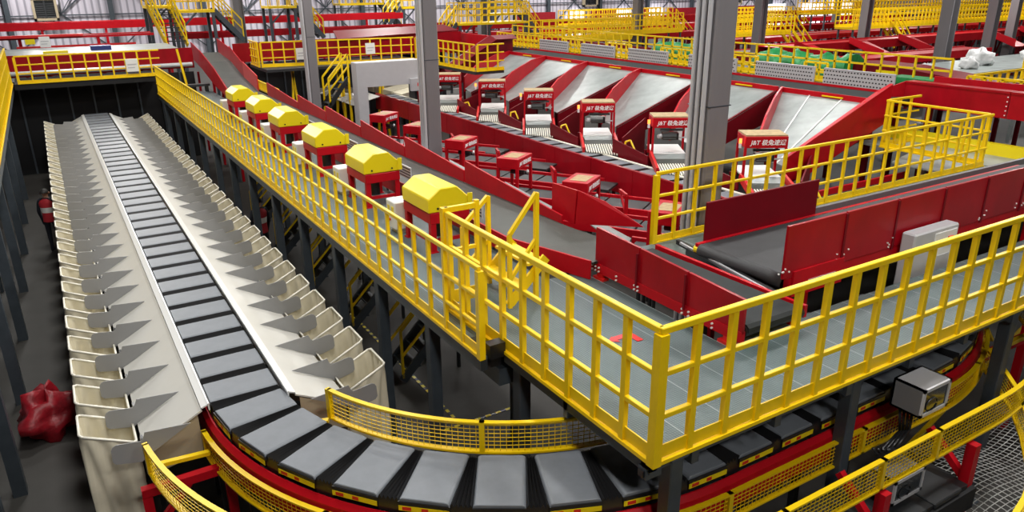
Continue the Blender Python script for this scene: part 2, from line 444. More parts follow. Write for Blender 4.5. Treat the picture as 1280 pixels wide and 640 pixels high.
# ------------------------------------------------------------------ curved mesh guards
def guard(name, label, r, z0, z1, frames, posts, cell=.04, mt=None):
    """frames: list of (x, y) along the guard"""
    o = thing(name, label, 'guard rail', (frames[0][0], frames[0][1], z0))
    nrm = []
    for i in range(len(frames)):
        a = Vector((*frames[max(0, i-1)], 0)); b = Vector((*frames[min(len(frames)-1, i+1)], 0)); d = (b - a).normalized()
        nrm.append(Vector((d.y, -d.x, 0)))
    def strip(z_lo, z_hi, t):
        P = [(-t/2, z_lo), (t/2, z_lo), (t/2, z_hi), (-t/2, z_hi)]
        return MB().sweep(P, [((*f, 0), tuple(nv), (0, 0, 1)) for f, nv in zip(frames, nrm)])
    strip(z1 - .02, z1, .05).build('top_rail', YEL, o); strip(z0, z0 + .02, .05).build('bottom_rail', YEL, o)
    m = MB(); n = int((z1 - z0) / cell)
    for i in range(1, n):
        z = z0 + (z1 - z0) * i / n; t = .005
        m.sweep([(-.003, z - t/2), (.003, z - t/2), (.003, z + t/2), (-.003, z + t/2)], [((*f, 0), tuple(nv), (0, 0, 1)) for f, nv in zip(frames, nrm)])
    # uprights of the mesh
    for i in range(len(frames) - 1):
        a = Vector((*frames[i], 0)); b = Vector((*frames[i+1], 0)); L = (b - a).length; k = max(1, int(L / (cell * 1.3)))
        for j in range(k):
            p = a.lerp(b, j / k); m.bar((p.x, p.y, z0), (p.x, p.y, z1), .0045, .0045)
    m.build('wire_mesh', mt or YEL, o)
    for i in posts:
        p = frames[i]; m = MB(); nv = nrm[i]; tv = Vector((-nv.y, nv.x, 0))
        m.bar((p[0], p[1], z0), (p[0], p[1], z1), .05, .05, tuple(tv)); m.build('post', YEL, o)
    return o
def arc(cx, r, a0, a1, n): return [(cx + r*math.cos(math.radians(a0 + (a1-a0)*i/n)), CY + r*math.sin(math.radians(a0 + (a1-a0)*i/n))) for i in range(n+1)]
gi = guard('mesh_guard', 'yellow wire mesh guard along the inside of the near sorter bend', 2.9, -4.17, -3.83, arc(CL, 2.9, 200, 268, 30), (0, 15, 30))
A_ = arc(CL, 3.87, 184, 270, 34) + [(5.4, CY-3.87), (6.5, CY-3.87), (7.2, CY-3.87)] + arc(CR, 3.87, 270, 340, 28)
ga = guard('mesh_guard', 'yellow wire mesh guard hugging the outside of the red sorter track', 3.87, -4.63, -4.33, A_, (0, 12, 24, 34, 36, 44, 54))
B_ = arc(CL, 4.45, 187, 270, 34) + [(5.0, CY-4.45), (5.9, CY-4.45), (6.8, CY-4.45)] + arc(CR, 4.45, 270, 345, 28)
gb = guard('mesh_guard', 'outermost yellow wire mesh guard carried on red posts above the net', 4.45, -4.47, -4.13, B_, (0, 12, 24, 34, 36, 37, 44, 52))
m = MB(); m.bar((.69, 7.12, -4.47), (.12, 7.1, -4.42), .06, .04); m.build('bracket', YEL, ga)
m = MB(); m.bar((1.78, 6.55, -4.16), (1.5, 6.7, -4.2), .06, .04); m.build('bracket', YEL, gi)
for x, y in ((5.95, 3.12), (7.45, 3.1), (9.3, 3.0)):
    m = MB(); m.bar((x, y, FL), (x, y, -4.5), .1, .1); m.build('support_post', RED, gb)
    m = MB(); m.bar((x, y, -4.95), (x - .02, y + .45, -4.55), .07, .07); m.build('brace', RED, gb)
# guard of a further loop in the lower right corner
D_ = [(x, y) for x, y in ((5.9, 2.2), (6.4, 2.25), (6.9, 2.36), (7.4, 2.52), (7.9, 2.75), (8.4, 3.05), (8.9, 3.4), (9.4, 3.85), (9.9, 4.4))]
guard('mesh_guard', 'yellow wire mesh guard in the bottom right corner beyond the net', 0, -4.75, -4.45, D_, (0, 4, 8))
# lower sorter between the two guards
for k in range(6):
    x = 3.9 + k * .62
    m = MB(); r = 3.3
    o = thing('belt_carrier', 'dark lower belt carrier between the two yellow guards, ' + nth(k) + ' from the left', 'carrier', (x, 3.4, -4.92), 'belt carriers of the lower sorter')
    m.box(x - .24, x + .24, 3.02, 3.72, -4.98, -4.92); bevel(m.build('belt', DARK, o), .01)
    m = MB(); m.box(x + .24, x + .38, 3.04, 3.70, -5.0, -4.94); m.build('bellows', BLACK, o)
m = MB(); m.box(3.5, 7.5, 3.0, 3.74, -5.25, -5.0)
tag(m.build('sorter_track', BLACK2), 'dark track of the lower sorter between the two yellow guards', 'track')
# ------------------------------------------------------------------ platform
pf = thing('platform', 'steel platform with blue-grey checker plate deck and slate beams', 'platform', (3.5, 3.6, FL))
m = MB(); m.box(3.5, 6.6, 3.62, 4.9, DK - .03, DK); m.box(6.6, 15.8, 3.62, 4.84, DK - .03, DK); m.box(3.5, 5.5, 4.9, 5.9, DK - .03, DK); m.box(3.2, 4.95, 5.9, 29.2, DK - .03, DK)
m.box(4.95, 5.5, 5.9, 7.3, DK - .03, DK); m.box(6.6, 15.8, 6.75, 7.62, DK - .03, DK); m.m = 1; m.box(6.7, 15.8, 4.84, 6.75, DK - .40, DK - .36)
m.build('deck', [DECK, BLACK2], pf)
m = MB(); m.box(3.48, 15.8, 3.66, 3.76, DK - .10, DK - .03); m.box(3.48, 3.56, 3.66, 5.9, DK - .12, DK - .03)
m.box(3.2, 3.28, 5.9, 29.2, DK - .15, DK - .03); m.box(4.87, 4.95, 5.9, 29.2, DK - .2, DK - .03); m.box(3.48, 15.8, 4.78, 4.84, DK - .2, DK - .03)
m.box(6.6, 15.8, 7.54, 7.62, DK - .17, DK - .03)
for y in range(7, 29, 2): m.box(3.24, 4.95, y - .04, y + .04, DK - .15, DK - .03)
for k in range(12): m.box(3.9 + k, 3.98 + k, 3.62, 4.9, DK - .15, DK - .03)
m.build('beam', STEEL, pf)
m = MB(); m.bar((3.46, 3.72, -3.68), (3.62, 3.72, -3.68), .10, .10); m.m = 1; m.box(3.44, 3.462, 3.69, 3.75, -3.71, -3.65); m.build('beam_end', [STEEL, BLACK], pf)
cols = [(3.78, 3.72), (6.12, 3.72), (9.05, 3.72), (12.0, 3.72), (3.6, 5.75)] + [(3.3, y) for y in (7.25, 8.85, 10.6, 12.4, 14.2, 16.1, 18.0, 19.9, 21.9, 24., 26.2, 28.4)]
for x, y in cols:
    m = MB(); m.box(x - .07, x + .07, y - .07, y + .07, FL + .02, DK - .03); m.box(x - .12, x + .12, y - .12, y + .12, FL, FL + .02)
    m.box(x - .1, x + .1, y - .1, y + .1, DK - .06, DK - .04); bevel(m.build('column', STEEL, pf), .01)
m = MB(); m.plate([(3.6, 5.7, -4.2), (3.6, 5.72, -4.2 + .6), (3.6, 6.5, -3.6), (3.6, 6.4, -3.75)], .06); m.plate([(3.42, 5.9, -3.75), (3.95, 5.9, -3.75), (3.95, 6.35, -3.75), (3.42, 6.35, -3.75)], .2)
m.build('bracket', STEEL, pf)
for x in (4.9,):
    for y in range(8, 29, 3):
        m = MB(); m.box(x - .06, x + .06, y - .06, y + .06, FL, DK - .03); m.build('column', STEEL, pf)
m = MB()
m.plate([(4.62, 5.55, DK + .004), (4.86, 5.55, DK + .004), (4.86, 5.47, DK + .004), (4.62, 5.47, DK + .004)], .004)
m.plate([(4.62, 5.57, DK + .004), (4.62, 5.42, DK + .004), (4.52, 5.50, DK + .004)], .004); m.plate([(4.78, 5.47, DK+.004), (4.86, 5.47, DK+.004), (4.86, 5.33, DK+.004), (4.78, 5.33, DK+.004)], .004)
m.build('floor_arrow', BRED, pf)

# ------------------------------------------------------------------ guard rails
def rail(label, p, q, z0, h, step, group=None, toe=.17, mids=(.67, .36), sect=.05, first=True, last=True, m_=None, name='guard_rail', start=0., simple=False, kick=True):
    """straight railing from p to q (x, y) standing at z0, h high, uprights every step"""
    P = Vector((*p, 0)); Q = Vector((*q, 0)); d = (Q - P); L = d.length; d.normalize(); mt = m_ or YEL
    if simple:
        m = MB()
        for hh in (1.0,) + tuple(mids): m.bar(P + Vector((0, 0, z0 + h * hh)), Q + Vector((0, 0, z0 + h * hh)), sect, sect)
        m.bar(P + Vector((0, 0, z0 + toe/2)), Q + Vector((0, 0, z0 + toe/2)), sect * .5, toe)
        n = max(1, round(L / step))
        for i in range(n + 1):
            w = P + d * (L * i / n); m.bar(w + Vector((0, 0, z0)), w + Vector((0, 0, z0 + h)), sect, sect, tuple(d))
        o = m.build(name, mt); return tag(o, label, 'railing', group)
    o = thing(name, label, 'railing', (p[0], p[1], z0), group)
    s = sect
    m = MB(); m.bar(P + Vector((0, 0, z0 + h - s/2)), Q + Vector((0, 0, z0 + h - s/2)), s, s); bevel(m.build('top_rail', mt, o), .006)
    for k in mids:
        m = MB(); m.bar(P + Vector((0, 0, z0 + h*k)), Q + Vector((0, 0, z0 + h*k)), s*.8, s*.8); bevel(m.build('mid_rail', mt, o), .005)
    if kick:
        m = MB(); m.bar(P + Vector((0, 0, z0 + toe*.62)), Q + Vector((0, 0, z0 + toe*.62)), .012, toe*.7); m.build('toe_board', mt, o)
    m = MB(); m.bar(P + Vector((0, 0, z0 + .02)), Q + Vector((0, 0, z0 + .02)), s*1.3, .035); m.build('base_rail', mt, o)
    x = start; i = 0
    while x < L + .01:
        w = P + d * min(x, L - s/2 if x > L - s else x)
        if not ((i == 0 and not first)):
            big = (x < .01 and start == 0)
            m = MB(); ww = s * 1.5 if big else s * .9
            m.bar(w + Vector((0, 0, z0)), w + Vector((0, 0, z0 + h - s)), ww, ww if big else s, tuple(d)); m.build('post', mt, o)
        x += step; i += 1
    return o
rail('yellow guard rail along the near left edge of the deck, running back from the corner', (3.48, 3.62), (3.48, 7.12), DK, 1.2, .383, sect=.056)
rail('yellow guard rail along the front edge of the deck, running right from the corner', (3.46, 3.62), (12.3, 3.62), DK, 1.2, .385, first=False, sect=.056)
m = rail('long yellow guard rail receding along the walkway beside the yellow covered motors', (3.2, 5.88), (3.2, 29.2), DK, 1.0, .385, sect=.045, toe=.14)
rail('yellow guard rail in front of the big grey column and behind the maroon side wall', (7.04, 7.64), (15.85, 7.64), DK - .02, 1.08, .385, toe=.13, sect=.048)
rail('short yellow guard rail turning back at the far right of the middle platform', (15.85, 7.7), (15.9, 9.95), DK - .02, 1.08, .42, toe=.13, sect=.048)
rail('short yellow guard rail at the back of the small right platform', (16.0, 9.95), (17.2, 9.95), DK - .02, 1.08, .42, toe=.13, sect=.048)
rail('yellow guard rail across the rear end of the left sorter run', (-.85, 29.4), (3.45, 29.4), -2.95, .9, .40, toe=.12, sect=.05)
rail('mustard guard rail at the far left edge of the picture', (-1.05, 12), (-1.05, 29.5), -2.95, 1.15, .42, toe=.16, sect=.05)
rail('yellow guard rail facing the camera on the rear middle platform', (7.1, 30.0), (13.0, 29.0), -2.95, .95, .42, toe=.13, sect=.05)
rail('yellow guard rail turning towards the camera from the rear middle platform', (13.05, 28.9), (13.05, 23.9), -2.95, .95, .42, toe=.13, sect=.05)
rail('short yellow guard rail closing the left end of the rear middle platform', (7.0, 30.1), (7.05, 31.6), -2.95, .95, .42, toe=.13, sect=.05)
rail('short yellow guard rail at the right end of the rear middle platform', (13.1, 23.8), (14.2, 23.8), -2.95, .95, .42, toe=.13, sect=.05)
rp = thing('rear_platform', 'dark steel platform under the yellow rear guard rails', 'platform', (7, 29, FL))
m = MB(); m.box(7.0, 13.1, 29.0, 31.6, -3.05, -2.95); m.box(13.0, 13.4, 25, 31.6, -3.05, -2.95); m.box(13.0, 14.2, 23.8, 25, -3.05, -2.95); m.build('deck', DARK, rp)
m = MB()
for x in (7.8, 9.6, 11.4, 12.8):
    m.bar((x, 29.5, FL), (x + .3, 29.5, -3.0), .08, .08); m.bar((x + .55, 29.5, FL), (x + .25, 29.5, -3.0), .08, .08)
m.build_each('leg', YEL, rp)
rp = thing('cross_platform', 'dark steel cross platform under the rear rail over the left sorter', 'platform', (-.9, 29.4, FL))
m = MB(); m.box(-1.0, 3.5, 29.4, 31.5, -3.05, -2.95); m.box(-1.0, 3.5, 29.4, 29.5, -3.13, -3.05); m.build('deck', BLACK2, rp)
# gate return and crossover steps
gt = thing('crossover_steps', 'small yellow crossover steps with sloping handrails beside the belt conveyor', 'steps', (4.2, 7.0, DK))
def hr(y, x0, zl, x1, zh):
    m = MB(); m.bar((x0, y, DK), (x0, y, zl), .045, .045); m.bar((x1, y, DK), (x1, y, zh), .05, .05)
    m.bar((x0, y, zl), (x1, y, zh), .045, .045); m.bar((x0, y, zl - .55), (x1, y, zh - .55), .04, .04); m.build('handrail', YEL, gt)
hr(6.8, 4.10, -2.66, 4.46, -2.22); hr(7.6, 3.92, -2.75, 4.28, -2.42)
m = MB(); m.box(4.12, 4.34, 6.82, 7.58, DK + .22, DK + .25); m.build_each('tread', YEL, gt)
m = MB(); m.box(4.36, 4.62, 6.82, 7.58, DK + .46, DK + .49); m.build_each('tread', YEL, gt)
m = MB()
for y in (6.83, 7.57): m.bar((4.1, y, DK + .02), (4.62, y, DK + .52), .03, .12)
m.build_each('stringer', YEL, gt)
gg = thing('gate', 'yellow tubular gate frame where the two left guard rails meet', 'gate', (3.48, 7.15, DK))
m = MB(); m.box(3.44, 3.52, 7.13, 7.21, DK, -2.33); m.build('post', YEL, gg)
m = MB(); m.box(3.86, 3.91, 7.14, 7.19, DK, -2.30); m.build('post', YEL, gg)
m = MB(); m.bar((3.48, 7.17, -2.36), (3.88, 7.17, -2.36), .05, .06); m.bar((3.48, 7.17, -2.85), (3.88, 7.17, -2.85), .04, .04); m.bar((3.48, 7.17, -3.42), (3.88, 7.17, -3.42), .012, .16, ); m.build_each('cross_bar', YEL, gg)
m = MB(); m.bar((3.28, 5.9, -3.5), (3.46, 5.9, -3.5), .12, .16); m.bar((3.36, 5.86, -3.62), (3.36, 6.3, -3.58), .12, .12)
tag(m.build('junction_box', BLACK), 'small black box fixed under the end of the left guard rail', 'box')

# ------------------------------------------------------------------ long belt conveyor (left of the columns)
cv = thing('belt_conveyor', 'long grey belt conveyor with red sides beside the yellow covered motors', 'conveyor', (5.4, 16, DK))
def ribbon(pts_l, pts_r, t, name, mt, par):
    m = MB()
    for i in range(len(pts_l) - 1):
        m.plate([pts_l[i], pts_r[i], pts_r[i+1], pts_l[i+1]], t, (0, 0, 1))
    return m.build(name, mt, par)
LL = [(5.45, 7.05, -3.33), (5.02, 8.3, -3.31), (5.0, 14, -3.31), (5.02, 26, -3.31), (5.05, 28.5, -3.1), (5.1, 31, -2.72), (5.3, 34, -2.60)]
RR = [(6.12, 7.6, -3.33), (6.02, 8.6, -3.31), (5.9, 14, -3.31), (5.95, 25, -3.31), (6.05, 28.5, -3.1), (6.15, 31, -2.72), (6.3, 34, -2.60)]
LL2 = LL[:1] + [LL[1]] + LL[1:]
m = MB()
seq = [(5.45, 7.05, 6.3, 7.05, -3.33)]
L_ = [(5.45, 7.0), (5.02, 8.3), (5.0, 14), (5.02, 26), (5.05, 28.5), (5.1, 31), (5.3, 34)]
R_ = [(6.25, 7.0), (6.02, 8.3), (5.92, 14), (5.92, 26), (6.05, 28.5), (6.15, 31), (6.3, 34)]
Z_ = [-3.33, -3.31, -3.31, -3.31, -3.1, -2.72, -2.6]
m.add([(*l, z) for l, z in zip(L_, Z_)] + [(*r, z) for r, z in zip(R_, Z_)] + [(*l, z-.03) for l, z in zip(L_, Z_)] + [(*r, z-.03) for r, z in zip(R_, Z_)],
      [[i, i+1, 7+i+1, 7+i] for i in range(6)] + [[14+i, 14+7+i, 14+7+i+1, 14+i+1] for i in range(6)] + [[i, 14+i, 15+i, i+1] for i in range(6)] + [[7+i, 8+i, 22+i, 21+i] for i in range(6)])
m.build('belt', GBELT, cv)
def wallseg(par, a, b, za0, za1, zb0, zb1, name='side_panel', mt=RED, t=.03):
    m = MB(); d = Vector((b[0]-a[0], b[1]-a[1], 0)).normalized(); n = Vector((d.y, -d.x, 0))
    m.plate([(a[0], a[1], za0), (b[0], b[1], zb0), (b[0], b[1], zb1), (a[0], a[1], za1)], t, tuple(n)); return m.build(name, mt, par)
# left edge
for a, b in zip(range(6), range(1, 7)):
    hgt = .0 if a < 3 else .42
    wallseg(cv, (L_[a][0]-.02, L_[a][1]), (L_[b][0]-.02, L_[b][1]), Z_[a]-.22, Z_[a]+.03+(.0 if a < 4 else .40), Z_[b]-.22, Z_[b]+.03+hgt)
# right side: saw-tooth guide panels, each rising towards its near end
def rx(y):
    for i in range(6):
        if R_[i][1] <= y <= R_[i+1][1]:
            t = (y - R_[i][1]) / (R_[i+1][1] - R_[i][1]); return R_[i][0] + t*(R_[i+1][0]-R_[i][0]), Z_[i] + t*(Z_[i+1]-Z_[i])
    return 6.2, -3.33
for (y0, y1, h0, h1) in ((8.5, 11.4, .03, .33), (11.45, 13.9, .12, .36), (13.95, 16.4, .12, .34), (16.45, 18.9, .14, .34), (18.95, 21.4, .16, .34), (21.45, 24.8, .10, .34)):
    xa, za = rx(y0); xb, zb = rx(y1)
    wallseg(cv, (xa + .03, y0), (xb + .03, y1), za - .25, za + h0 + .09, zb - .25, zb + h1 + .06)
for i in (3, 4, 5): wallseg(cv, (R_[i][0]+.02, R_[i][1]), (R_[i+1][0]+.02, R_[i+1][1]), Z_[i]-.3, Z_[i]+(.5 if i > 3 else .5), Z_[i+1]-.3, Z_[i+1]+.55, mt=BRED if i == 3 else RED)
m = MB()
for y in range(8, 34, 3):
    for dx in (5.06, 5.88): m.box(dx - .04, dx + .04, y - .04, y + .04, DK if y < 26 else FL, -3.36 if y < 27 else -3.15)
m.build_each('leg', RED, cv)
m = MB(); m.box(5.05, 5.85, 8.5, 26, -3.5, -3.42); m.build('frame', DARK, cv)
# row of small yellow slats on the right side far away
m = MB(); m.bar((5.98, 23.6, -3.02), (5.98, 26.6, -2.98), .04, .05); m.bar((5.98, 23.6, -3.26), (5.98, 26.6, -3.25), .04, .05)
for i in range(13): m.bar((5.98, 23.65 + i*.24, -3.26), (5.98, 23.65 + i*.24, -3.0), .05, .05)
m.build('slat_panel', YEL, cv)
m = MB(); m.plate([(6.16, 8.35, -3.30), (6.2, 8.35, -2.80), (6.5, 8.1, -2.95), (6.9, 7.7, -3.3)], .03); m.build('deflector', RED, cv)
m = MB(); m.plate([(6.15, 8.9, -3.28), (6.15, 8.9, -2.80), (6.2, 8.35, -2.80), (6.16, 8.35, -3.3)], .03); m.build('deflector', RED, cv)
wb = MB(); wb.path([(5.2 + .34*math.cos(t*.5) + .03*math.sin(3*t), 23.6 + 1.0*math.sin(t*.5), -3.24 + .05*abs(math.sin(t*1.7))) for t in range(0, 52)], .035, 5)
tag(wb.build('cable_coil', BLACK), 'coil of black cable lying on the far part of the grey belt', 'cable')

# outfeed conveyor at the end of the belt
oc = thing('belt_conveyor', 'short grey conveyor behind the bolted red side panels near the deck corner', 'conveyor', (6.0, 5.8, DK))
m = MB(); m.smooth = False
m.prism([(4.66, -3.42), (4.60, -3.38), (4.60, -3.33), (4.64, -3.30), (7.0, -3.33), (7.0, -3.44)], 'x', 5.62, 6.45); m.build('belt', BBELT, oc)
# split into three panels with dark joints
for i, (a, b) in enumerate(((4.62, 5.42), (5.44, 6.22), (6.24, 7.06))):
    m = MB(); za = -3.0 + (a - 4.62) * .045; zb = -3.0 + (b - 4.62) * .045
    m.plate([(5.54, a, -3.38), (5.54, a, za), (5.54, b, zb), (5.54, b, -3.36)], .035, (-1, 0, 0)); m.build('side_panel', RED2, oc)
m = MB()
for y in (5.43, 6.23): m.box(5.50, 5.52, y - .012, y + .012, -3.4, -2.99)
m.build_each('joint_strip', MAROON, oc)
m = MB(); m.bar((6.52, 4.62, -3.36), (6.52, 7.0, -3.36), .05, .14); m.bar((5.56, 4.62, -3.42), (5.56, 7.4, -3.42), .06, .12); m.build('frame', RED, oc)
m = MB(); m.rod((5.6, 4.68, -3.38), (6.5, 4.68, -3.38), .07, 16); m.build('end_roller', BLACK, oc)
m = MB()
for y in (4.8, 6.95):
    m.box(5.50, 5.60, y - .1, y + .1, DK, DK + .03); m.box(5.53, 5.58, y - .05, y + .05, DK, -3.4)
    m.box(6.46, 6.54, y - .05, y + .05, DK, -3.4)
m.build_each('foot', BRED, oc)
m = MB()
rnd = random.Random(5)
for y in (4.75, 5.0, 5.35, 5.45, 6.2, 6.26, 6.6, 6.95, 7.02, 7.08, 7.15, 7.22):
    for z in (-3.40, -3.45): m.rod((5.50, y, z), (5.52, y, z), .012, 6)
m.build_each('bolt', WHITE, oc)
m = MB(); m.box(5.62, 6.46, 4.9, 7.0, -3.52, -3.45); m.build('under_tray', BLACK, oc)

# right-hand conveyor, parallel to the front edge
rc = thing('belt_conveyor', 'dark belt conveyor with tall maroon side walls running off to the right', 'conveyor', (7.0, 6.0, DK))
m = MB(); r = .07
m.prism([(6.98, -3.30), (6.93, -3.36), (6.93, -3.42), (6.98, -3.47), (16, -3.42), (16, -3.25), (7.02, -3.27)], 'y', 5.30, 6.64); m.build('belt', RBELT, rc)
def xw(y, x0, x1, z0, z1, name='side_panel', mt=RED2, t=.035):
    m = MB(); m.box(x0, x1, y - t/2, y + t/2, z0, z1); return bevel(m.build(name, mt, rc), .006)
xw(6.74, 7.12, 9.4, -3.36, -2.74, mt=MAROON)
xs = [6.80, 7.86, 8.9, 9.95, 11.0, 12.05, 13.1, 14.15, 15.2]
for a, b in zip(xs[:-1], xs[1:]): xw(5.2, a + .012, b - .012, -3.25, -2.60)
m = MB()
for x in xs[1:-1]: m.box(x - .02, x + .02, 5.17, 5.205, -3.27, -2.62)
m.build_each('joint_strip', MAROON, rc)
m = MB(); m.box(6.95, 15.2, 5.19, 5.27, -3.45, -3.25); m.box(6.95, 15.2, 6.66, 6.72, -3.45, -3.27); m.box(6.98, 7.9, 5.16, 5.20, -3.5, -3.18); m.build('frame', RED, rc)
m = MB(); m.box(9.5, 15.8, 6.8, 6.86, -3.4, -3.22); m.build('side_rim', LGREY2, rc)
m = MB(); m.rod((6.99, 6.64, -3.36), (6.99, 6.74, -3.36), .06, 12); m.build('bearing', YELB, rc)
m = MB(); m.smooth = True; m.rod((6.98, 5.30, -3.35), (6.98, 6.64, -3.35), .085, 16); m.build('end_roller', RBELT, rc)
for x in (7.3, 9.9, 12.6, 15):
    m = MB(); m.box(x - .04, x + .04, 5.20, 5.28, FL, -3.45); m.box(x - .04, x + .04, 6.60, 6.66, FL, -3.45); m.build_each('leg', RED, rc)
m = MB()
rnd = random.Random(11)
for x in xs:
    for j in range(5): bx = x + rnd.uniform(-.12, .12); bz = -3.17 + rnd.uniform(-.06, .08); m.rod((bx, 5.185, bz), (bx, 5.17, bz), .011, 6)
m.build_each('bolt', WHITE, rc)
m = MB(); m.box(7.25, 7.75, 5.15, 5.165, -3.40, -3.33); m.build('slot_plate', SILV, rc)
m = MB(); m.bar((7.0, 6.9, -3.45), (6.55, 4.9, -3.45), .06, .10); m.bar((7.1, 7.2, -3.42), (6.75, 5.2, -3.42), .06, .06); m.m = 1; m.bar((7.05, 7.1, -3.4), (6.66, 5.0, -3.4), .03, .03)
m.build('transfer_bar', [BLACK, SILV], rc)
# white control cabinet behind the front rail
cb = thing('control_cabinet', 'pale grey control cabinet hanging under the right-hand conveyor', 'cabinet', (9.5, 5.05, -3.86))
m = MB(); m.cbox(9.0, 10.0, 4.95, 5.14, -3.86, -3.04, .02); m.build('body', LGREY, cb)
m = MB(); m.box(9.45, 9.94, 4.935, 4.95, -3.80, -3.1); dr = m.build('door', WHITE, cb)
m = MB(); m.box(9.55, 9.84, 4.93, 4.935, -3.72, -3.42); m.build('hatch', LGREY, dr)
m = MB(); m.box(9.74, 9.84, 4.91, 4.935, -3.26, -3.18); m.build('switch', BRED, dr)

# ------------------------------------------------------------------ yellow covered motor stands
def motor_stand():
    o = thing('motor_stand', '', 'motor stand', group='yellow covered motor stands')
    m = MB()
    m.box(0, .62, 0, .92, .42, .58); bevel(m.build('table', RED, o), .01)
    for x, y in ((.05, .05), (.57, .05), (.05, .87), (.57, .87)):
        m = MB(); m.box(x - .04, x + .04, y - .04, y + .04, .0, .42); m.box(x - .06, x + .06, y - .06, y + .06, 0, .012); m.build_each('leg', RED, o)
    m = MB(); m.bar((.05, .05, .16), (.57, .05, .16), .04, .05); m.bar((.05, .05, .14), (.05, .87, .14), .04, .05); m.build('stretcher', RED, o)
    m = MB(); m.prism([(-.02, .585), (-.02, .78), (.17, .92), (.43, .92), (.64, .72), (.64, .585)], 'y', .0, .90); cvr = bevel(m.build('cover', YELB, o), .012)
    m = MB(); m.prism([(.585, .60), (.585, .80), (.66, .80), (.66, .60)], 'y', -.02, -.0); m.build('flap', YELB, cvr)
    m = MB()
    for x in (.12, .48): m.rod((x, -.012, .64), (x, 0, .64), .016, 8)
    m.build_each('bolt', BLACK, cvr)
    m = MB(); m.rod((.3, .4, .12), (.3, .4, .42), .09, 12); m.build('motor', DARK, o)
    # slotted plate on the belt side
    m = MB(); m.box(.84, .86, .05, .85, .36, .58); m.m = 1
    for k in range(4): m.box(.835, .84, .06, .84, .385 + k*.05, .405 + k*.05)
    m.build('slotted_plate', [LGREY, BLACK], o)
    return o
def ctl_box():
    o = thing('control_box', '', 'control box', group='white control boxes along the walkway')
    m = MB(); m.cbox(0, .30, 0, .34, .08, .50, .015); bd = m.build('body', WHITE, o)
    m = MB(); m.box(-.008, 0, .05, .12, .30, .42); m.box(-.008, 0, .2, .27, .32, .42); m.build_each('button_plate', YELB, bd)
    m = MB(); m.rod((-.02, .2, .2), (0, .2, .2), .022, 8); m.build('stop_button', BRED, bd)
    m = MB(); m.box(.05, .25, .05, .29, 0, .08); m.build('base', LGREY, o)
    return o
ms = motor_stand(); cbx = ctl_box()
MY = [8.98, 11.6, 14.2, 16.85, 19.1, 21.5]
wd = ['nearest', 'second nearest', 'third nearest', 'fourth nearest', 'second farthest', 'farthest']
for i, y in enumerate(MY):
    lab = wd[i] + ' yellow hooded motor on a red stand beside the long grey belt'
    lb2 = 'white control box with yellow labels beside the ' + wd[i] + ' yellow motor'
    if i == 0:
        ms.location = (4.14, y, DK); ms['label'] = lab; cbx.location = (4.05, y + 1.05, DK); cbx['label'] = lb2
        KC[ms.name] = list(ms.children); KC[cbx.name] = list(cbx.children)
    else:
        copytree(ms, (4.2, y, DK), 0, lab); copytree(cbx, (4.08, y + 1.0, DK), 0, lb2)

# ------------------------------------------------------------------ induction stations
def lettering(parent, loc, rot, size):
    return text_mesh('J&T \u6781\u5154\u901f\u9012', size, 'lettering', TXT, parent, loc, rot)
def left_station():
    # origin at the near corner of the box top; x along the lettered face (right), y back
    o = thing('scanner_stand', '', 'scanner stand', group='red scanner stands left of the sorter')
    W, D = .76, .52
    m = MB(); m.box(0, W, 0, D, -.22, 0); hd = bevel(m.build('head', RED, o), .008)
    m = MB(); m.box(.14, W - .16, .09, D - .10, 0, .006); m.build('cardboard_top', TAN, hd)
    for x, y in ((.03, .03), (W-.03, .03), (.03, D-.03), (W-.03, D-.03)):
        m = MB(); m.box(x-.03, x+.03, y-.03, y+.03, -.80, -.22); m.build_each('leg', RED, o)
    m = MB(); m.rod((.3, -.02, -.34), (.3, .3, -.34), .05, 10); m.rod((.5, -.03, -.4), (.42, .25, -.36), .04, 10); m.bar((.1, .1, -.42), (.66, .1, -.42), .04, .04); m.build('camera', BLACK, o)
    m = MB(); m.rod((.38, -.06, -.36), (.44, -.03, -.32), .03, 8); m.build('bracket', SILV, o)
    lettering(hd, (W/2, -.004, -.12), (PI/2, 0, 0), .10)
    return o
def infeed_belt(par, x0, y0, L, W, z, ang, seg=5):
    pass
ls = left_station()
LST = [(8.32, 8.45), (8.27, 10.85), (8.25, 13.3), (8.2, 15.7), (8.15, 18.1), (8.05, 20.3)]
lw = ['nearest', 'second nearest', 'third nearest', 'fourth nearest', 'fifth nearest', 'farthest']
A33 = math.radians(33)
def dpt(o, u, v, z): # point u along face direction (33 deg), v along travel direction
    c, s = math.cos(A33), math.sin(A33); return (o[0] + u*c + v*s, o[1] + u*s - v*c, z)
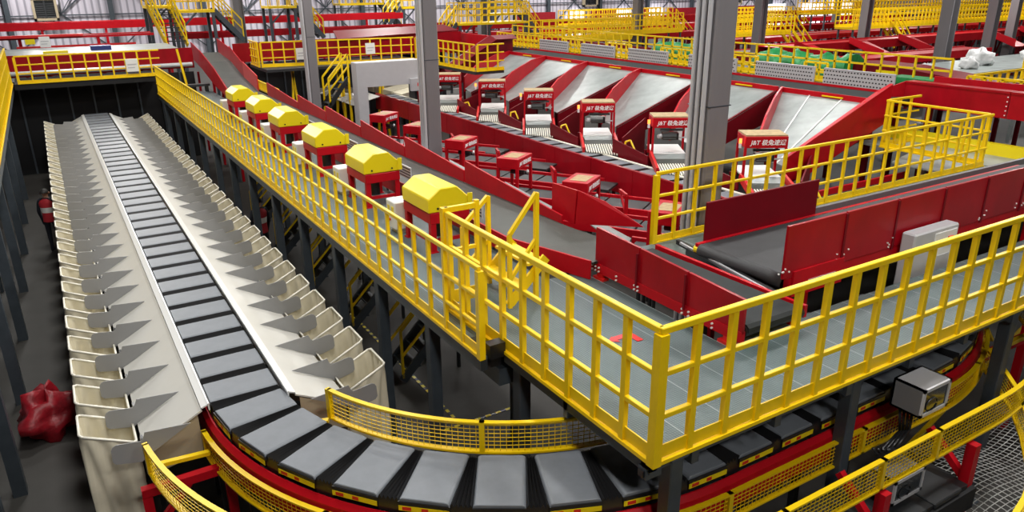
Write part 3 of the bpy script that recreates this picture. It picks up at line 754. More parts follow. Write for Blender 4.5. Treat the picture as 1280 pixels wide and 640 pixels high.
for i, (x, y) in enumerate(LST):
    lab = lw[i] + ' red scanner stand with dusty top between the long belt and the sorter'
    if i == 0: ls.location = (x, y, -3.55); ls.rotation_euler = (0, 0, A33); ls['label'] = lab; KC[ls.name] = list(ls.children)
    else: copytree(ls, (x, y, -3.55), A33, lab)
    ib = thing('induction_conveyor', 'dark induction belt under the ' + lw[i] + ' scanner stand left of the sorter', 'conveyor', (x, y, FL), 'induction belts left of the sorter')
    q = (x, y)
    for k in range(5):
        v0 = -.9 + k * .92; v1 = v0 + .88
        m = MB(); m.plate([dpt(q, .02, v0, SZ-.26), dpt(q, .02, v1, SZ-.26), dpt(q, .74, v1, SZ-.26), dpt(q, .74, v0, SZ-.26)], .05, (0, 0, 1)); m.build('belt', DARK, ib)
    for u in (-.06, .82):
        m = MB(); m.bar(dpt(q, u, -1.0, SZ-.28), dpt(q, u, 3.3, SZ-.28), .06, .14); m.build('side_rail', RED, ib)
    m = MB(); 
    for v in (-.6, 1.2, 3.0):
        for u in (-.02, .78): m.bar(dpt(q, u, v, FL), dpt(q, u, v, SZ-.32), .05, .05)
    m.build_each('leg', DARK, ib)
    # white chute sheet between long belt and induction belt
    m = MB(); m.plate([dpt(q, -.3, -1.5, -3.75), dpt(q, .25, -1.85, -3.75), dpt(q, .75, -1.0, SZ-.22), dpt(q, .1, -.9, SZ-.22)], .02, (0, 0, 1)); m.build('transfer_sheet', GALV, ib)
    m = MB(); m.bar(dpt(q, .9, .5, -4.4), dpt(q, .9, .5, -3.95), .05, .06); m.bar(dpt(q, .9, .5, -3.95), dpt(q, 1.25, .25, -3.95), .05, .06); m.bar(dpt(q, .9, .5, -4.35), dpt(q, 1.2, .28, -3.98), .04, .04); m.build('bracket', RED, ib)

def right_station():
    # origin: left front top corner of head; x along the lettered face, y backwards (upstream)
    o = thing('scanner_stand', '', 'scanner stand', group='red scanner stands right of the sorter')
    W, D = .88, .62
    m = MB(); m.box(0, W, 0, D, -.24, 0); hd = bevel(m.build('head', RED, o), .008)
    m = MB(); m.box(.01, W - .01, .02, D, 0, .03); m.build('cardboard_top', TAN, hd)
    for x, y in ((.02, .03), (W-.02, .03), (.02, D-.03), (W-.02, D-.03)):
        m = MB(); m.box(x-.025, x+.025, y-.025, y+.025, -.95, -.24); m.build_each('leg', RED, o)
    m = MB(); m.rod((.22, -.05, -.42), (.55, -.05, -.42), .075, 10); m.box(.25, .62, -.02, .2, -.52, -.36); m.rod((.2, .1, -.3), (.75, .1, -.3), .03, 8); m.build('camera', BLACK, o)
    m = MB(); m.rod((.12, -.08, -.42), (.2, -.05, -.42), .05, 10); m.bar((.55, .02, -.48), (.86, .02, -.46), .02, .03); m.build('lens', SILV, o)
    m = MB(); m.rod((-.09, .05, -.24), (-.09, .05, -.14), .03, 8); bb = m.build('beacon', WHITE, o)
    m = MB(); m.rod((-.09, .05, -.14), (-.09, .05, -.05), .032, 8); m.build('beacon_lens', LAMP, bb)
    lettering(hd, (W/2 + .03, -.004, -.13), (PI/2, 0, 0), .125)
    return o
rs = right_station()
RST = [(12.01, 10.45), (11.97, 13.23), (11.93, 15.98), (11.88, 18.79), (11.9, 21.6), (11.6, 24.2)]
A32 = math.radians(-32)
def ept(o, u, v, z):  # u along face, v along travel (towards the sorter and the camera)
    c, s = math.cos(A32), math.sin(A32); return (o[0] + u*c + v*s, o[1] + u*s - v*c, z)
for i, (x, y) in enumerate(RST):
    lab = lw[i] + ' red scanner stand with camera and beacon on the far side of the sorter'
    if i == 0: rs.location = (x, y, -3.0); rs.rotation_euler = (0, 0, A32); rs['label'] = lab; KC[rs.name] = list(rs.children)
    else: copytree(rs, (x, y, -3.0), A32, lab)
    q = (x, y)
    ib = thing('induction_conveyor', 'striped roller chute under the ' + lw[i] + ' scanner stand right of the sorter', 'conveyor', (x, y, FL), 'roller chutes right of the sorter')
    m = MB(); m.plate([ept(q, .05, -1.0, -3.83), ept(q, .05, -.05, -3.86), ept(q, .83, -.05, -3.86), ept(q, .83, -1.0, -3.83)], .03, (0, 0, 1)); m.build('tray', WHITE, ib)
    m = MB(); m.plate([ept(q, .05, -.03, -3.865), ept(q, .44, -.18, -3.85), ept(q, .83, -.03, -3.865), ept(q, .80, .22, -3.93), ept(q, .08, .22, -3.93)], .02, (0, 0, 1)); m.build('nose_plate', GALV, ib)
    m = MB(); m.plate([ept(q, .05, .24, -3.94), ept(q, .05, .45, -3.99), ept(q, .83, .45, -3.99), ept(q, .83, .24, -3.94)], .03, (0, 0, 1)); m.build('belt', GBELT, ib)
    m = MB()
    for k in range(13):
        u = .07 + k * .06
        m.bar(ept(q, u, .47, -4.0), ept(q, u, 1.0 + u * .55, -4.07), .03, .03)
    m.build('roller_strip', WIRE, ib)
    m = MB(); m.plate([ept(q, .03, .46, -4.03), ept(q, .03, 1.0, -4.1), ept(q, .84, 1.45, -4.1), ept(q, .84, .46, -4.03)], .02, (0, 0, 1)); m.build('base_plate', DARK, ib)
    for u, v1 in ((-.01, .95), (.88, 1.45)):
        m = MB(); m.bar(ept(q, u, -.1, -3.86), ept(q, u, v1, -4.05), .06, .16); m.build('side_rail', BRED, ib)
    m = MB(); 
    for u in (0, .86):
        for v in (-.8, .5): m.bar(ept(q, u, v, FL), ept(q, u, v, -3.92), .06, .06)
    m.build_each('leg', MAROON, ib)
    # solid maroon skirts beside the station
    m = MB(); m.plate([ept(q, 1.0, .6, -4.15), ept(q, 1.0, .6, -3.8), ept(q, 1.9, -1.3, -3.6), ept(q, 1.9, -1.3, -4.6)], .03); m.plate([ept(q, -.1, .1, -4.1), ept(q, -.1, .05, -3.9), ept(q, -.8, -1.1, -3.7), ept(q, -.8, -1.1, -4.6)], .03); m.build('skirt', MAROON, ib)
    m = MB(); m.path([ept(q, 1.05, .95, -4.05), ept(q, 1.06, .9, -3.85), ept(q, 1.2, .8, -3.83), ept(q, 1.3, .95, -4.05)], .025, 6); m.build('handle', YEL, ib)

# big sheet metal chutes from the upper belt down to the stations
CHY = [10.7, 13.57, 16.44, 19.3, 22.2, 24.9, 27.6]
XT = 16.7
for k in range(6):
    y0, y1 = CHY[k], CHY[k+1]
    o = thing('sheet_metal_chute', 'wide red walled chute behind the ' + lw[k] + ' scanner stand right of the sorter', 'chute', (XT, y0, -4.2), 'wide chutes below the upper belt')
    T0 = Vector((XT, y0 + .06, -2.78)); T1 = Vector((XT, y1 - .12, -2.78)); B0 = Vector((13.25, y0 - .35, -3.78)); B1 = Vector((13.5, y0 + .65, -3.75))
    m = MB(); m.plate([T0, B0, B1, T1], .02, (0, 0, 1)); m.build('slide', GALV, o)
    if k == 0:
        m = MB()
        for t in (.33, .68): m.bar(T0.lerp(T1, t) + Vector((0, 0, .012)), B0.lerp(B1, t) + Vector((0, 0, .012)), .03, .01)
        m.build('seam', WHITE, o)
    # far wall (its lit inner face is seen), near wall (maroon puts the shade of its outer face into the colour)
    up = Vector((0, 0, 1))
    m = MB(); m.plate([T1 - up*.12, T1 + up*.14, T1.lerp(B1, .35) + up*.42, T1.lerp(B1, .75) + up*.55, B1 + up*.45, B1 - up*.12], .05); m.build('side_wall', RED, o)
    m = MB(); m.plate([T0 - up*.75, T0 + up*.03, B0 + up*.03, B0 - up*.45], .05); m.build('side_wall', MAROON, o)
    m = MB(); m.box(XT - .02, XT + .04, y0 + .05, y1 - .05, -2.95, -2.66); m.build('lip', RED, o)
    m = MB(); m.box(XT - .05, XT - .02, y0 + .9, y0 + 1.5, -2.75, -2.72); m.build('warning_strip', YELB, o)
fe = thing('chute_end_wall', 'tall dark red sloping wall closing the far end of the wide chutes', 'panel', (15, 27.7, -4))
m = MB(); m.plate([(XT + .3, 27.75, -3.1), (XT + .3, 27.75, -2.0), (15.9, 27.75, -2.0), (12.0, 26.8, -3.7), (12.0, 26.8, -4.3)], .08); m.build('panel', MAROON, fe)
m = MB(); m.plate([(XT + .3, 27.75, -2.0), (15.9, 27.75, -2.0), (12.0, 26.8, -3.7), (12.3, 26.5, -3.8), (16.0, 27.4, -2.15), (XT + .3, 27.4, -2.15)], .03); m.build('flange', MAROON, fe)
ne = thing('chute_end_wall', 'red sloping wall closing the near end of the wide chutes beside the right platform', 'panel', (15, 10.6, -4))
m = MB(); m.plate([(17.0, 10.55, -3.2), (17.0, 10.55, -2.3), (16.5, 10.55, -2.45), (13.2, 10.3, -3.55), (13.2, 10.3, -4.1), (14.0, 10.4, -4.1)], .08); m.build('panel', RED, ne)
# upper belt along the chute tops
ub = thing('belt_conveyor', 'long dark grey belt along the top of the wide chutes', 'conveyor', (17.3, 19, -3.2))
m = MB(); m.box(XT + .06, 18.2, 10.6, 28.3, -2.80, -2.72); m.build('belt', BBELT, ub)
m = MB(); m.box(18.2, 18.26, 10.6, 28.3, -2.95, -2.66); m.build('frame', RED, ub)
m = MB()
for y in range(11, 28, 3): m.box(17.0, 17.1, y - .05, y + .05, FL, -2.8); m.box(18.0, 18.1, y - .05, y + .05, FL, -2.8)
m.build_each('leg', MAROON, ub)
# perforated panels and rails on the upper walkway
def perf():
    o = thing('perforated_panel', '', 'panel', group='perforated metal panels along the upper belt')
    m = MB(); m.box(0, .04, 0, 2.1, 0, .42); m.m = 1
    for r in range(4):
        for c in range(22): 
            y = .06 + c * .093 + (r % 2) * .045; z = .06 + r * .1
            m.box(-.004, 0, y, y + .045, z, z + .035)
    m.build('sheet', [SILV, BLACK], o)
    m = MB(); m.box(-.01, .06, 0, 2.1, .42, .45); m.build('top_edge', LGREY, o)
    return o
pp = perf()
PY = [11.35, 13.75, 16.6, 19.7, 22.6, 25.6]
for i, y in enumerate(PY):
    lab = lw[i] + ' grey perforated metal panel standing along the dark upper belt'
    if i == 0: pp.location = (18.32, y, -2.7); pp['label'] = lab; KC[pp.name] = list(pp.children)
    else: copytree(pp, (18.32, y, -2.7), 0, lab)
for i, (a, b) in enumerate(((13.45, 14.2), (15.9, 17.1), (18.7, 20.2), (21.8, 23.2), (24.7, 26.2), (27.7, 31.5))):
    rail('short yellow rail between perforated panels on the upper belt, ' + nth(i) + ' from the near end', (18.45, a), (18.45, b), -2.9, .75, .3, 'rails between the perforated panels', simple=True, sect=.05)
rail('yellow rail behind the perforated panels along the upper walkway', (20.2, 11), (20.2, 33), -2.9, .95, .5, simple=True, sect=.05)
wk = MB(); wk.box(18.3, 22.3, 10.6, 34, -3.0, -2.9); wk.box(18.3, 18.4, 10.6, 34, -2.9, -2.71)
tag(wk.build('upper_walkway', DARK), 'dark upper walkway behind the perforated panels', 'walkway')
def tarp(label, x, y, z, L, W, H, seed):
    rnd = random.Random(seed); n, k = 26, 9; V = []
    m = MB(); m.smooth = True
    for i in range(n):
        for j in range(k):
            t = j / (k - 1); a = PI * t
            f = 1 + .18 * math.sin(i * .9 + 2*t) + .12 * rnd.uniform(-1, 1)
            V.append((x - W/2 * math.cos(a) * (1 + .1*rnd.uniform(-1, 1)), y + L * i / (n-1), z + H * math.sin(a)**.6 * f))
    m.add(V, [[i*k+j, i*k+j+1, (i+1)*k+j+1, (i+1)*k+j] for i in range(n-1) for j in range(k-1)])
    m.add([V[j] for j in range(k)], [list(range(k))]); m.add([V[(n-1)*k+j] for j in range(k)], [list(range(k))])
    tag(m.build('tarpaulin', GREEN), label, 'tarpaulin')
tarp('crumpled green tarpaulin left of the big column behind the yellow rail', 21.3, 20.2, -2.9, 3.2, 1.2, .62, 1)
tarp('crumpled green tarpaulin right of the big column behind the yellow rail', 21.3, 14.6, -2.9, 3.6, 1.2, .66, 2)
gb_ = thing('green_cover', 'dark green sheet hung over a box at the near end of the upper walkway', 'cover', (20.5, 11.2, -2.9))
m = MB(); m.cbox(19.9, 20.6, 10.7, 12.6, -2.9, -2.5, .05); m.build('sheet', GREEN, gb_)
m = MB(); m.plate([(19.86, 10.7, -2.85), (19.86, 12.6, -2.6), (19.86, 12.6, -2.5), (19.86, 10.7, -2.5)], .02); m.build('fold', GREEN, gb_)
# ------------------------------------------------------------------ building columns
def hcol(label, x, y, s=.45, z1=4.5, rot=0, grp='building columns'):
    o = thing('building_column', label, 'column', (x, y, FL), grp)
    m = MB(); h = s / 2; t = .03
    m.box(-h, -h + t, -h, h, 0, z1 - FL); m.box(h - t, h, -h, h, 0, z1 - FL); m.box(-h + t, h - t, -.02, .02, 0, z1 - FL)
    m.build('shaft', COLM, o, world=False)
    m = MB()
    for z in (2.4, 5.9): m.box(-h - .01, h + .01, -h - .01, h + .01, z, z + .02)
    m.box(-h - .15, h + .15, -h - .15, h + .15, 0, .03); m.build('plate', COLM, o, world=False)
    o.rotation_euler = (0, 0, rot)
    return o
def boxcol(label, x, y, s=.45, z1=4.5, pipes=True):
    o = thing('building_column', label, 'column', (x, y, FL), 'building columns')
    h = s / 2
    m = MB(); m.cbox(-h, h, -h, h, 0, z1 - FL, .03); m.build('shaft', COLM, o, world=False)
    if pipes:
        m = MB()
        for k, dx in enumerate((-.14, -.02, .10)): m.rod((-h - .05, dx, 0), (-h - .05, dx, z1 - FL), .035, 8)
        m.m = 0; m.build('conduit', LGREY, o, world=False)
    m = MB(); m.box(-h - .006, h + .006, -h - .006, h + .006, 4.55, 4.565); m.build('joint', STEEL, o, world=False)
    return o
boxcol('nearest and widest grey building column with pipes, rising behind the right yellow rail', 8.45, 8.12, .44)
boxcol('grey building column in the middle rising behind the long grey belt', 8.1, 17.2, .37)
boxcol('grey building column left of the middle rising beside the rear platform', 8.3, 27.6, .33)
hcol('thin grey column at the far left beyond the stairs', 8.9, 41.5, .5)
FC = [('second grey column from the right of the big one, standing by the upper rails', 33.5, 29.0, .5), ('grey column behind the first green tarpaulin', 33.0, 38.5, .5),
      ('grey column standing in the far red conveyors right of the tarpaulin', 43.1, 29.2, .5), ('dark sided grey column at right standing behind the curved maroon ramp', 34.6, 19.4, .52),
      ('grey column near the right edge behind the white sacks', 46.0, 23.3, .5), ('rightmost grey column in the picture', 54.7, 26.4, .5), ('slim far grey column between the red conveyors at right', 64, 46.5, .5),
      ('slim far grey column below the long yellow far rail', 70.5, 42.7, .5), ('slim far column left of the green tarpaulin', 25.5, 45.5, .5), ('slim far column behind the big yellow platform', 30, 54, .5)]
for l, x, y, s in FC: hcol(l, x, y, s)

# grey portal over the sorter
po = thing('scanning_portal', 'plain grey portal bridging the far part of the sorter', 'portal', (9.8, 26.5, FL))
m = MB(); m.cbox(9.45, 11.95, 26.2, 26.7, -3.5, -2.62, .02); m.build('beam', LGREY, po)
m = MB(); m.cbox(9.45, 9.85, 26.2, 26.7, FL, -3.49, .02); m.build_each('leg', LGREY, po)
m = MB(); m.cbox(11.75, 12.2, 26.3, 26.9, FL, -3.5, .02); m.build_each('leg', DARK, po)
m = MB(); m.box(11.5, 12.2, 26.05, 26.2, -3.75, -3.3); m.m = 1; m.box(11.75, 11.9, 26.04, 26.05, -3.58, -3.46); m.build('display', [LGREY, BRED], po)
# chutes and bags of the sorter beyond the portal
for k in range(5):
    y = 27.5 + k * 1.0
    m = MB(); m.plate([(10.8, y, -4.05), (9.7, y, -4.3), (9.7, y + .95, -4.3), (10.8, y + .95, -4.05)], .02, (0, 0, 1)); m.plate([(10.3, y, -4.13), (9.6, y, -4.3), (9.6, y, -4.1), (10.0, y, -4.05)], .01, (0, 1, 0))
    tag(m.build('sorting_chute', CREAM), 'pale slide beyond the grey portal, ' + nth(k) + ' from the portal', 'chute', 'slides beyond the portal')
    m = MB(); m.plate([(11.7, y, -4.05), (11.7, y + .9, -4.05), (12.8, y + .9, -3.85), (12.8, y, -3.85)], .25, (0, 0, 1))
    tag(m.build('canvas_bag', BAG), 'pale bag beyond the grey portal, ' + nth(k) + ' from the portal', 'bag', 'bags beyond the portal')

# ------------------------------------------------------------------ stairs below the platform
def small_stair():
    o = thing('steel_stair', '', 'stairs', group='small stairs under the platform')
    for y in (0, .6):
        m = MB(); m.bar((0, y, .06), (1.0, y, 1.06), .04, .16); m.build_each('stringer', STEEL, o)
        m = MB()
        m.bar((.02, y, .1), (.02, y, .98), .04, .04); m.bar((.95, y, 1.0), (.95, y, 1.9), .04, .04)
        m.bar((.02, y, .98), (.95, y, 1.9), .045, .045); m.bar((.02, y, .5), (.95, y, 1.42), .035, .035); m.build('handrail', YEL, o)
    for k in range(4):
        m = MB(); m.box(.1 + k*.24, .36 + k*.24, .02, .58, .22 + k*.24, .25 + k*.24); m.build_each('tread', STEEL, o)
    m = MB(); m.box(1.0, 1.7, -.02, .62, 1.03, 1.07); m.box(1.05, 1.1, .0, .05, 0, 1.03); m.box(1.6, 1.65, .55, .6, 0, 1.03); m.build('landing', DARK, o)
    return o
ss = small_stair()
SY = [10.35, 12.75, 15.2, 17.65, 20.1]
for i, y in enumerate(SY):
    lab = lw[i if i < 4 else 5] + ' small dark stair with mustard handrails on the floor under the platform'
    if i == 0: ss.location = (4.12, y, FL); ss['label'] = lab; KC[ss.name] = list(ss.children)
    else: copytree(ss, (4.12, y, FL), 0, lab)
def tape(label, p, q):
    m = MB(); P = Vector((*p, FL + .004)); Q = Vector((*q, FL + .004)); L = (Q - P).length; d = (Q - P).normalized(); n = int(L / .09)
    for i in range(n):
        m.m = i % 2; a = P + d * (i * .09); m.bar(a, a + d * .09, .05, .006)
    tag(m.build('floor_tape', [YELB, BLACK]), label, 'tape', 'hazard tape on the floor')
tape('black and yellow hazard tape on the floor running away from the near bend', (4.37, 8.78), (4.37, 13.6))
tape('black and yellow hazard tape on the floor running across behind the inner mesh guard', (3.9, 8.73), (5.6, 8.73))

# ------------------------------------------------------------------ left mezzanine
lm = thing('mezzanine', 'dark steel mezzanine and columns in shade at the left edge', 'platform', (-1.3, 18, FL))
m = MB(); m.box(-5, -1.05, 2, 30, -3.07, -2.95); m.build('deck', DARK, lm)
m = MB(); m.box(-1.16, -1.06, 2, 30, -3.25, -3.07); m.box(-5, -1.1, 7.9, 8.0, -3.25, -3.07); m.build('beam', STEEL, lm)
for y in (6.4, 8.3, 10.4, 13.1, 15.8, 18.6, 21.5, 24.5, 27.5):
    m = MB(); m.box(-1.42, -1.26, y - .08, y + .08, FL, -3.25); m.build('column', STEEL, lm)
for y in (9.4, 12, 14.6, 17.3, 20):
    rk = thing('storage_rack', 'dark storage rack in shade under the left mezzanine, ' + nth([9.4, 12, 14.6, 17.3, 20].index(y)) + ' from the front', 'rack', (-2, y, FL), 'dark racks under the mezzanine')
    for dx in (-1.75, -2.6):
        m = MB(); m.box(dx - .03, dx + .03, y - 1.2, y - 1.14, FL, -3.6); m.build_each('upright', STEEL, rk)
    for z in (-6.0, -5.3, -4.6, -3.9):
        m = MB(); m.box(-2.6, -1.72, y - 1.2, y + 1.2, z, z + .04); m.build('shelf', LGREY if z > -5.5 else STEEL, rk)
# red sack on the floor
def blob(name, mt, label, cat, c, sx, sy, sz, seed, grp=None, rough=.16):
    rnd = random.Random(seed); m = MB(); m.smooth = True; nu, nv = 22, 12; ph = [rnd.uniform(0, 6.3) for _ in range(6)]
    V = []
    for j in range(nv + 1):
        b = -PI/2 + PI * j / nv
        for i in range(nu):
            a = 2*PI*i/nu
            r = 1 + rough * (math.sin(3*a + ph[0] + 2*b) + .7*math.sin(5*a + ph[1] - 3*b) + .5*math.sin(8*b + ph[2] + a)) + rnd.uniform(-.05, .05)
            z = max(-.62, math.sin(b)) * r if math.sin(b) < 0 else math.sin(b) * r
            V.append((c[0] + sx*math.cos(b)*math.cos(a)*r, c[1] + sy*math.cos(b)*math.sin(a)*r, c[2] + sz*(max(z, -.62) + .62)))
    m.add(V, [[j*nu+i, j*nu+(i+1) % nu, (j+1)*nu+(i+1) % nu, (j+1)*nu+i] for j in range(nv) for i in range(nu)])
    return tag(m.build(name, mt), label, cat, grp)
blob('red_sack', REDTARP, 'crumpled red sack lying on the floor left of the cream bags', 'sack', (-.92, 12.0, FL), .42, .45, .36, 4, None, .24)
m = MB(); m.cbox(-.35, -.15, 8.35, 8.55, FL, FL + .2, .02); m.m = 1; m.box(-.28, -.22, 8.34, 8.35, FL + .06, FL + .14)
tag(m.build('floor_socket', [LGREY, BLACK]), 'small grey socket box on the floor beside the nearest left bag', 'box')

# ------------------------------------------------------------------ people
def person(label, loc, rz, H=1.68, arm_swing=.3, seed=0):
    o = thing('person', label, 'person', loc); s = H / 1.70
    V = {}; E = []; R = {}
    def P(n, x, y, z, r, par=None):
        V[n] = (x*s, y*s, z*s); R[n] = r*s
        if par: E.append((par, n))
    P('pelvis', 0, 0, .92, .125); P('waist', 0, 0, 1.06, .125, 'pelvis'); P('chest', 0, -.01, 1.25, .145, 'waist'); P('neckb', 0, .0, 1.41, .09, 'chest')
    P('neck', 0, -.01, 1.47, .052, 'neckb'); P('jaw', 0, -.03, 1.53, .075, 'neck'); P('head', 0, -.015, 1.60, .095, 'jaw'); P('crown', 0, 0, 1.665, .075, 'head')
    for q, sx in (('l', 1), ('r', -1)):
        sw = arm_swing * sx
        P('sh'+q, sx*.17, 0, 1.38, .065, 'neckb'); P('el'+q, sx*.235, -.06*sw - .02, 1.10, .043, 'sh'+q); P('wr'+q, sx*.23, -.16 - .3*sw, .90, .030, 'el'+q); P('hand'+q, sx*.228, -.19 - .32*sw, .82, .036, 'wr'+q)
        P('hip'+q, sx*.09, 0, .88, .095, 'pelvis'); P('kn'+q, sx*.10, -.04 - .12*sw, .49, .062, 'hip'+q); P('an'+q, sx*.10, .03 + .05*sw, .09, .042, 'kn'+q); P('toe'+q, sx*.11, -.14 + .05*sw, .04, .04, 'an'+q)
        P('heel'+q, sx*.10, .06 + .05*sw, .04, .036, 'an'+q)
        b = V['hand'+q]
        for f, (dx, L, rr) in enumerate(((-.026, .070, .0095), (-.009, .080, .0095), (.009, .074, .009), (.026, .058, .008))):
            n1 = 'f%s%da' % (q, f); n2 = 'f%s%db' % (q, f)
            V[n1] = (b[0] + dx*s*.3, b[1] + dx*s, b[2] - .045*s); R[n1] = rr; E.append(('hand'+q, n1))
            V[n2] = (b[0] - sx*.012*s, b[1] + dx*s - .012*s, b[2] - (.045 + L)*s); R[n2] = rr*.85; E.append((n1, n2))
        V['th'+q] = (b[0] - sx*.01, b[1] - .055*s, b[2] - .04*s); R['th'+q] = .010; E.append(('wr'+q, 'th'+q))
    names = list(V); me = bpy.data.meshes.new('body'); me.from_pydata([V[n] for n in names], [(names.index(a), names.index(b)) for a, b in E], [])
    ob = bpy.data.objects.new('body', me); C.objects.link(ob); ob.parent = o
    md = ob.modifiers.new('skin', 'SKIN'); md.use_smooth_shade = True
    for i, n in enumerate(names):
        me.skin_vertices[0].data[i].radius = (R[n], R[n]*(.78 if n in ('chest', 'waist', 'pelvis') else 1))
        me.skin_vertices[0].data[i].use_root = (n == 'pelvis')
    sb = ob.modifiers.new('sub', 'SUBSURF'); sb.levels = 1; sb.render_levels = 1
    # skin above and dark trousers below, by height
    m = mat('body_skin_and_clothes_%d' % seed, (.4, .2, .12), .7); nt = m.node_tree; N = nt.nodes.new
    tc = N('ShaderNodeTexCoord'); sp = N('ShaderNodeSeparateXYZ'); nt.links.new(tc.outputs['Object'], sp.inputs[0])
    r = N('ShaderNodeValToRGB'); r.color_ramp.interpolation = 'CONSTANT'; e = r.color_ramp.elements
    e[0].position = 0; e[0].color = (.01, .012, .02, 1); e[1].position = .86; e[1].color = (.42, .22, .14, 1)
    mp = N('ShaderNodeMath'); mp.operation = 'MULTIPLY'; mp.inputs[1].default_value = 1 / H; nt.links.new(sp.outputs[2], mp.inputs[0])
    nt.links.new(mp.outputs[0], r.inputs['Fac']); nt.links.new(r.outputs['Color'], nt.nodes['Principled BSDF'].inputs['Base Color'])
    me.materials.append(m)
    # vest: a shell around the torso
    mv = MB(); mv.smooth = True; n = 20; rows = [(.84, .165, .135), (.95, .16, .13), (1.08, .155, .125), (1.22, .175, .14), (1.33, .185, .135), (1.40, .15, .11), (1.44, .085, .08)]
    for (z, a, b) in rows:
        for i in range(n): mv.v.append((a*s*math.cos(2*PI*i/n), b*s*math.sin(2*PI*i/n), z*s))
    for j in range(len(rows)-1):
        for i in range(n):
            mv.f.append([j*n+i, j*n+(i+1) % n, (j+1)*n+(i+1) % n, (j+1)*n+i]); mv.mi.append(1 if j == 2 else 0); mv.sm.append(True)
    mv.build('vest', [VEST, REFL], o, world=False)
    mh = MB(); mh.smooth = True
    for j in range(6):
        t = j / 5 * 1.45; zz = 1.585 + .105*math.cos(t)
        for i in range(16):
            a = 2*PI*i/16; rr = .103*math.sin(t) + .002; mh.v.append((rr*math.cos(a)*s, (rr*math.sin(a)*1.08 + .012 + .02*(t > 1))*s, zz*s))
    for j in range(5):
        for i in range(16): mh.f.append([j*16+i, j*16+(i+1) % 16, (j+1)*16+(i+1) % 16, (j+1)*16+i]); mh.mi.append(0); mh.sm.append(True)
    mh.build('hair', HAIR, o, world=False)
    mf = MB(); mf.smooth = True
    mf.rod((0, -.105*s, 1.60*s), (0, -.135*s, 1.565*s), .010*s, 6, .014*s)
    for sx in (-1, 1): mf.rod((sx*.098*s, -.01*s, 1.61*s), (sx*.105*s, .0, 1.555*s), .016*s, 6)
    mf.build('nose_and_ears', SKIN, o, world=False)
    mf = MB()
    for sx in (-1, 1): mf.box(sx*.035*s - .012, sx*.035*s + .012, -.118*s, -.100*s, 1.60*s, 1.61*s)
    mf.box(-.022*s, .022*s, -.120*s, -.10*s, 1.535*s, 1.542*s); mf.build('eyes_and_mouth', NAVY, o, world=False)
    o.rotation_euler = (0, 0, rz)
    return o
person('person in a red vest with pale reflective bands standing under the platform by its columns', (3.62, 17.35, FL), math.radians(200), 1.68, .3, 1)
person('person in a red vest standing in the dark aisle left of the cream bags', (-.62, 21.2, FL), math.radians(160), 1.66, -.25, 2)

# ------------------------------------------------------------------ lower right corner: control boxes, cables and safety net
def open_box(label, x0, x1, y0, y1, z0, z1):
    o = thing('control_box', label, 'control box', (x0, y0, z0))
    m = MB(); t = .02
    m.box(x0, x1, y1 - t, y1, z0, z1); m.box(x0, x0 + t, y0, y1, z0, z1); m.box(x1 - t, x1, y0, y1, z0, z1); m.box(x0, x1, y0, y1, z0, z0 + t); m.box(x0, x1, y0, y1, z1 - t, z1)
    m.build('body', LGREY2, o)
    m = MB(); f = .035
    m.box(x0, x1, y0 - .02, y0, z0, z0 + f); m.box(x0, x1, y0 - .02, y0, z1 - f, z1); m.box(x0, x0 + f, y0 - .02, y0, z0, z1); m.box(x1 - f, x1, y0 - .02, y0, z0, z1); dfm = m.build('door_frame', LGREY, o)
    m = MB(); m.box(x0 + f, x1 - f, y0 - .008, y0 - .004, z0 + f, z1 - f); m.build('window', GLASS, dfm)
    m = MB(); cx = (x0 + x1) / 2
    m.path([(cx - .05 + .1*math.cos(t*.6), y0 - .012, (z0 + z1)/2 - .05 + .07*math.sin(t*.6)) for t in range(11)], .006, 5); m.build('cable', BLACK, o)
    return o
open_box('grey control box with a window above the yellow mesh guard on the right', 6.64, 7.1, 3.3, 3.6, -4.03, -3.72)
open_box('lower grey control box with a window beneath the outermost mesh guard', 6.25, 6.75, 3.2, 3.5, -4.84, -4.56)
for k in range(4):
    m = MB(); m.smooth = True
    m.path([(6.75 - k*.02, 3.42 + k*.03, -4.06), (6.72, 3.4 + k*.03, -4.25 - .02*k), (6.5 - .05*k, 3.38 + .03*k, -4.38 - .02*k), (6.38 - .03*k, 3.4 + .03*k, -4.36)], .016, 6)
    tag(m.build('cable', BLACK), 'black cable drooping from the upper grey control box, ' + nth(k) + ' from the front', 'cable', 'cables under the upper control box')
m = MB(); nx, ny = 84, 52
def nz(x, y): return -5.55 + .10*math.sin(1.3*x + .7*y) + .07*math.sin(2.1*y - .6*x) + .05*math.sin(3.3*x)
def npt(i, j):
    x = 6.9 + i * .08; y = .6 + j * .068
    return (x + .05*math.sin(y*2.2 + 1) + .10*math.sin(.9*x + .5*y), y + .06*math.sin(x*1.9), nz(x, y))
for i in range(nx):
    for j in range(ny):
        a = npt(i, j)
        m.bar(a, npt(i+1, j), .0075, .0075); m.bar(a, npt(i, j+1), .0075, .0075)
tag(m.build('safety_net', NET), 'pale safety net sagging below the mesh guards in the bottom right corner', 'net')
for k, (p, q) in enumerate((((6.9, 3.9, -5.5), (13.5, 5.2, -5.4)), ((7.5, 2.4, -5.45), (13, 3.1, -5.5)))):
    m = MB(); m.rod(p, q, .035, 8); tag(m.build('net_pole', YEL), ('farther' if k == 0 else 'nearer') + ' mustard pole lying under the safety net', 'pole')
hb = thing('steel_beam_frame', 'maroon steel frame with yellow bar beyond the right bend of the sorter', 'frame', (9.8, 5, FL))
m = MB(); m.bar((9.9, 4.35, -4.8), (13, 4.35, -4.8), .1, .1); m.bar((11.2, 4.35, FL), (11.2, 4.35, -4.2), .1, .1); m.build('beam', RED, hb)
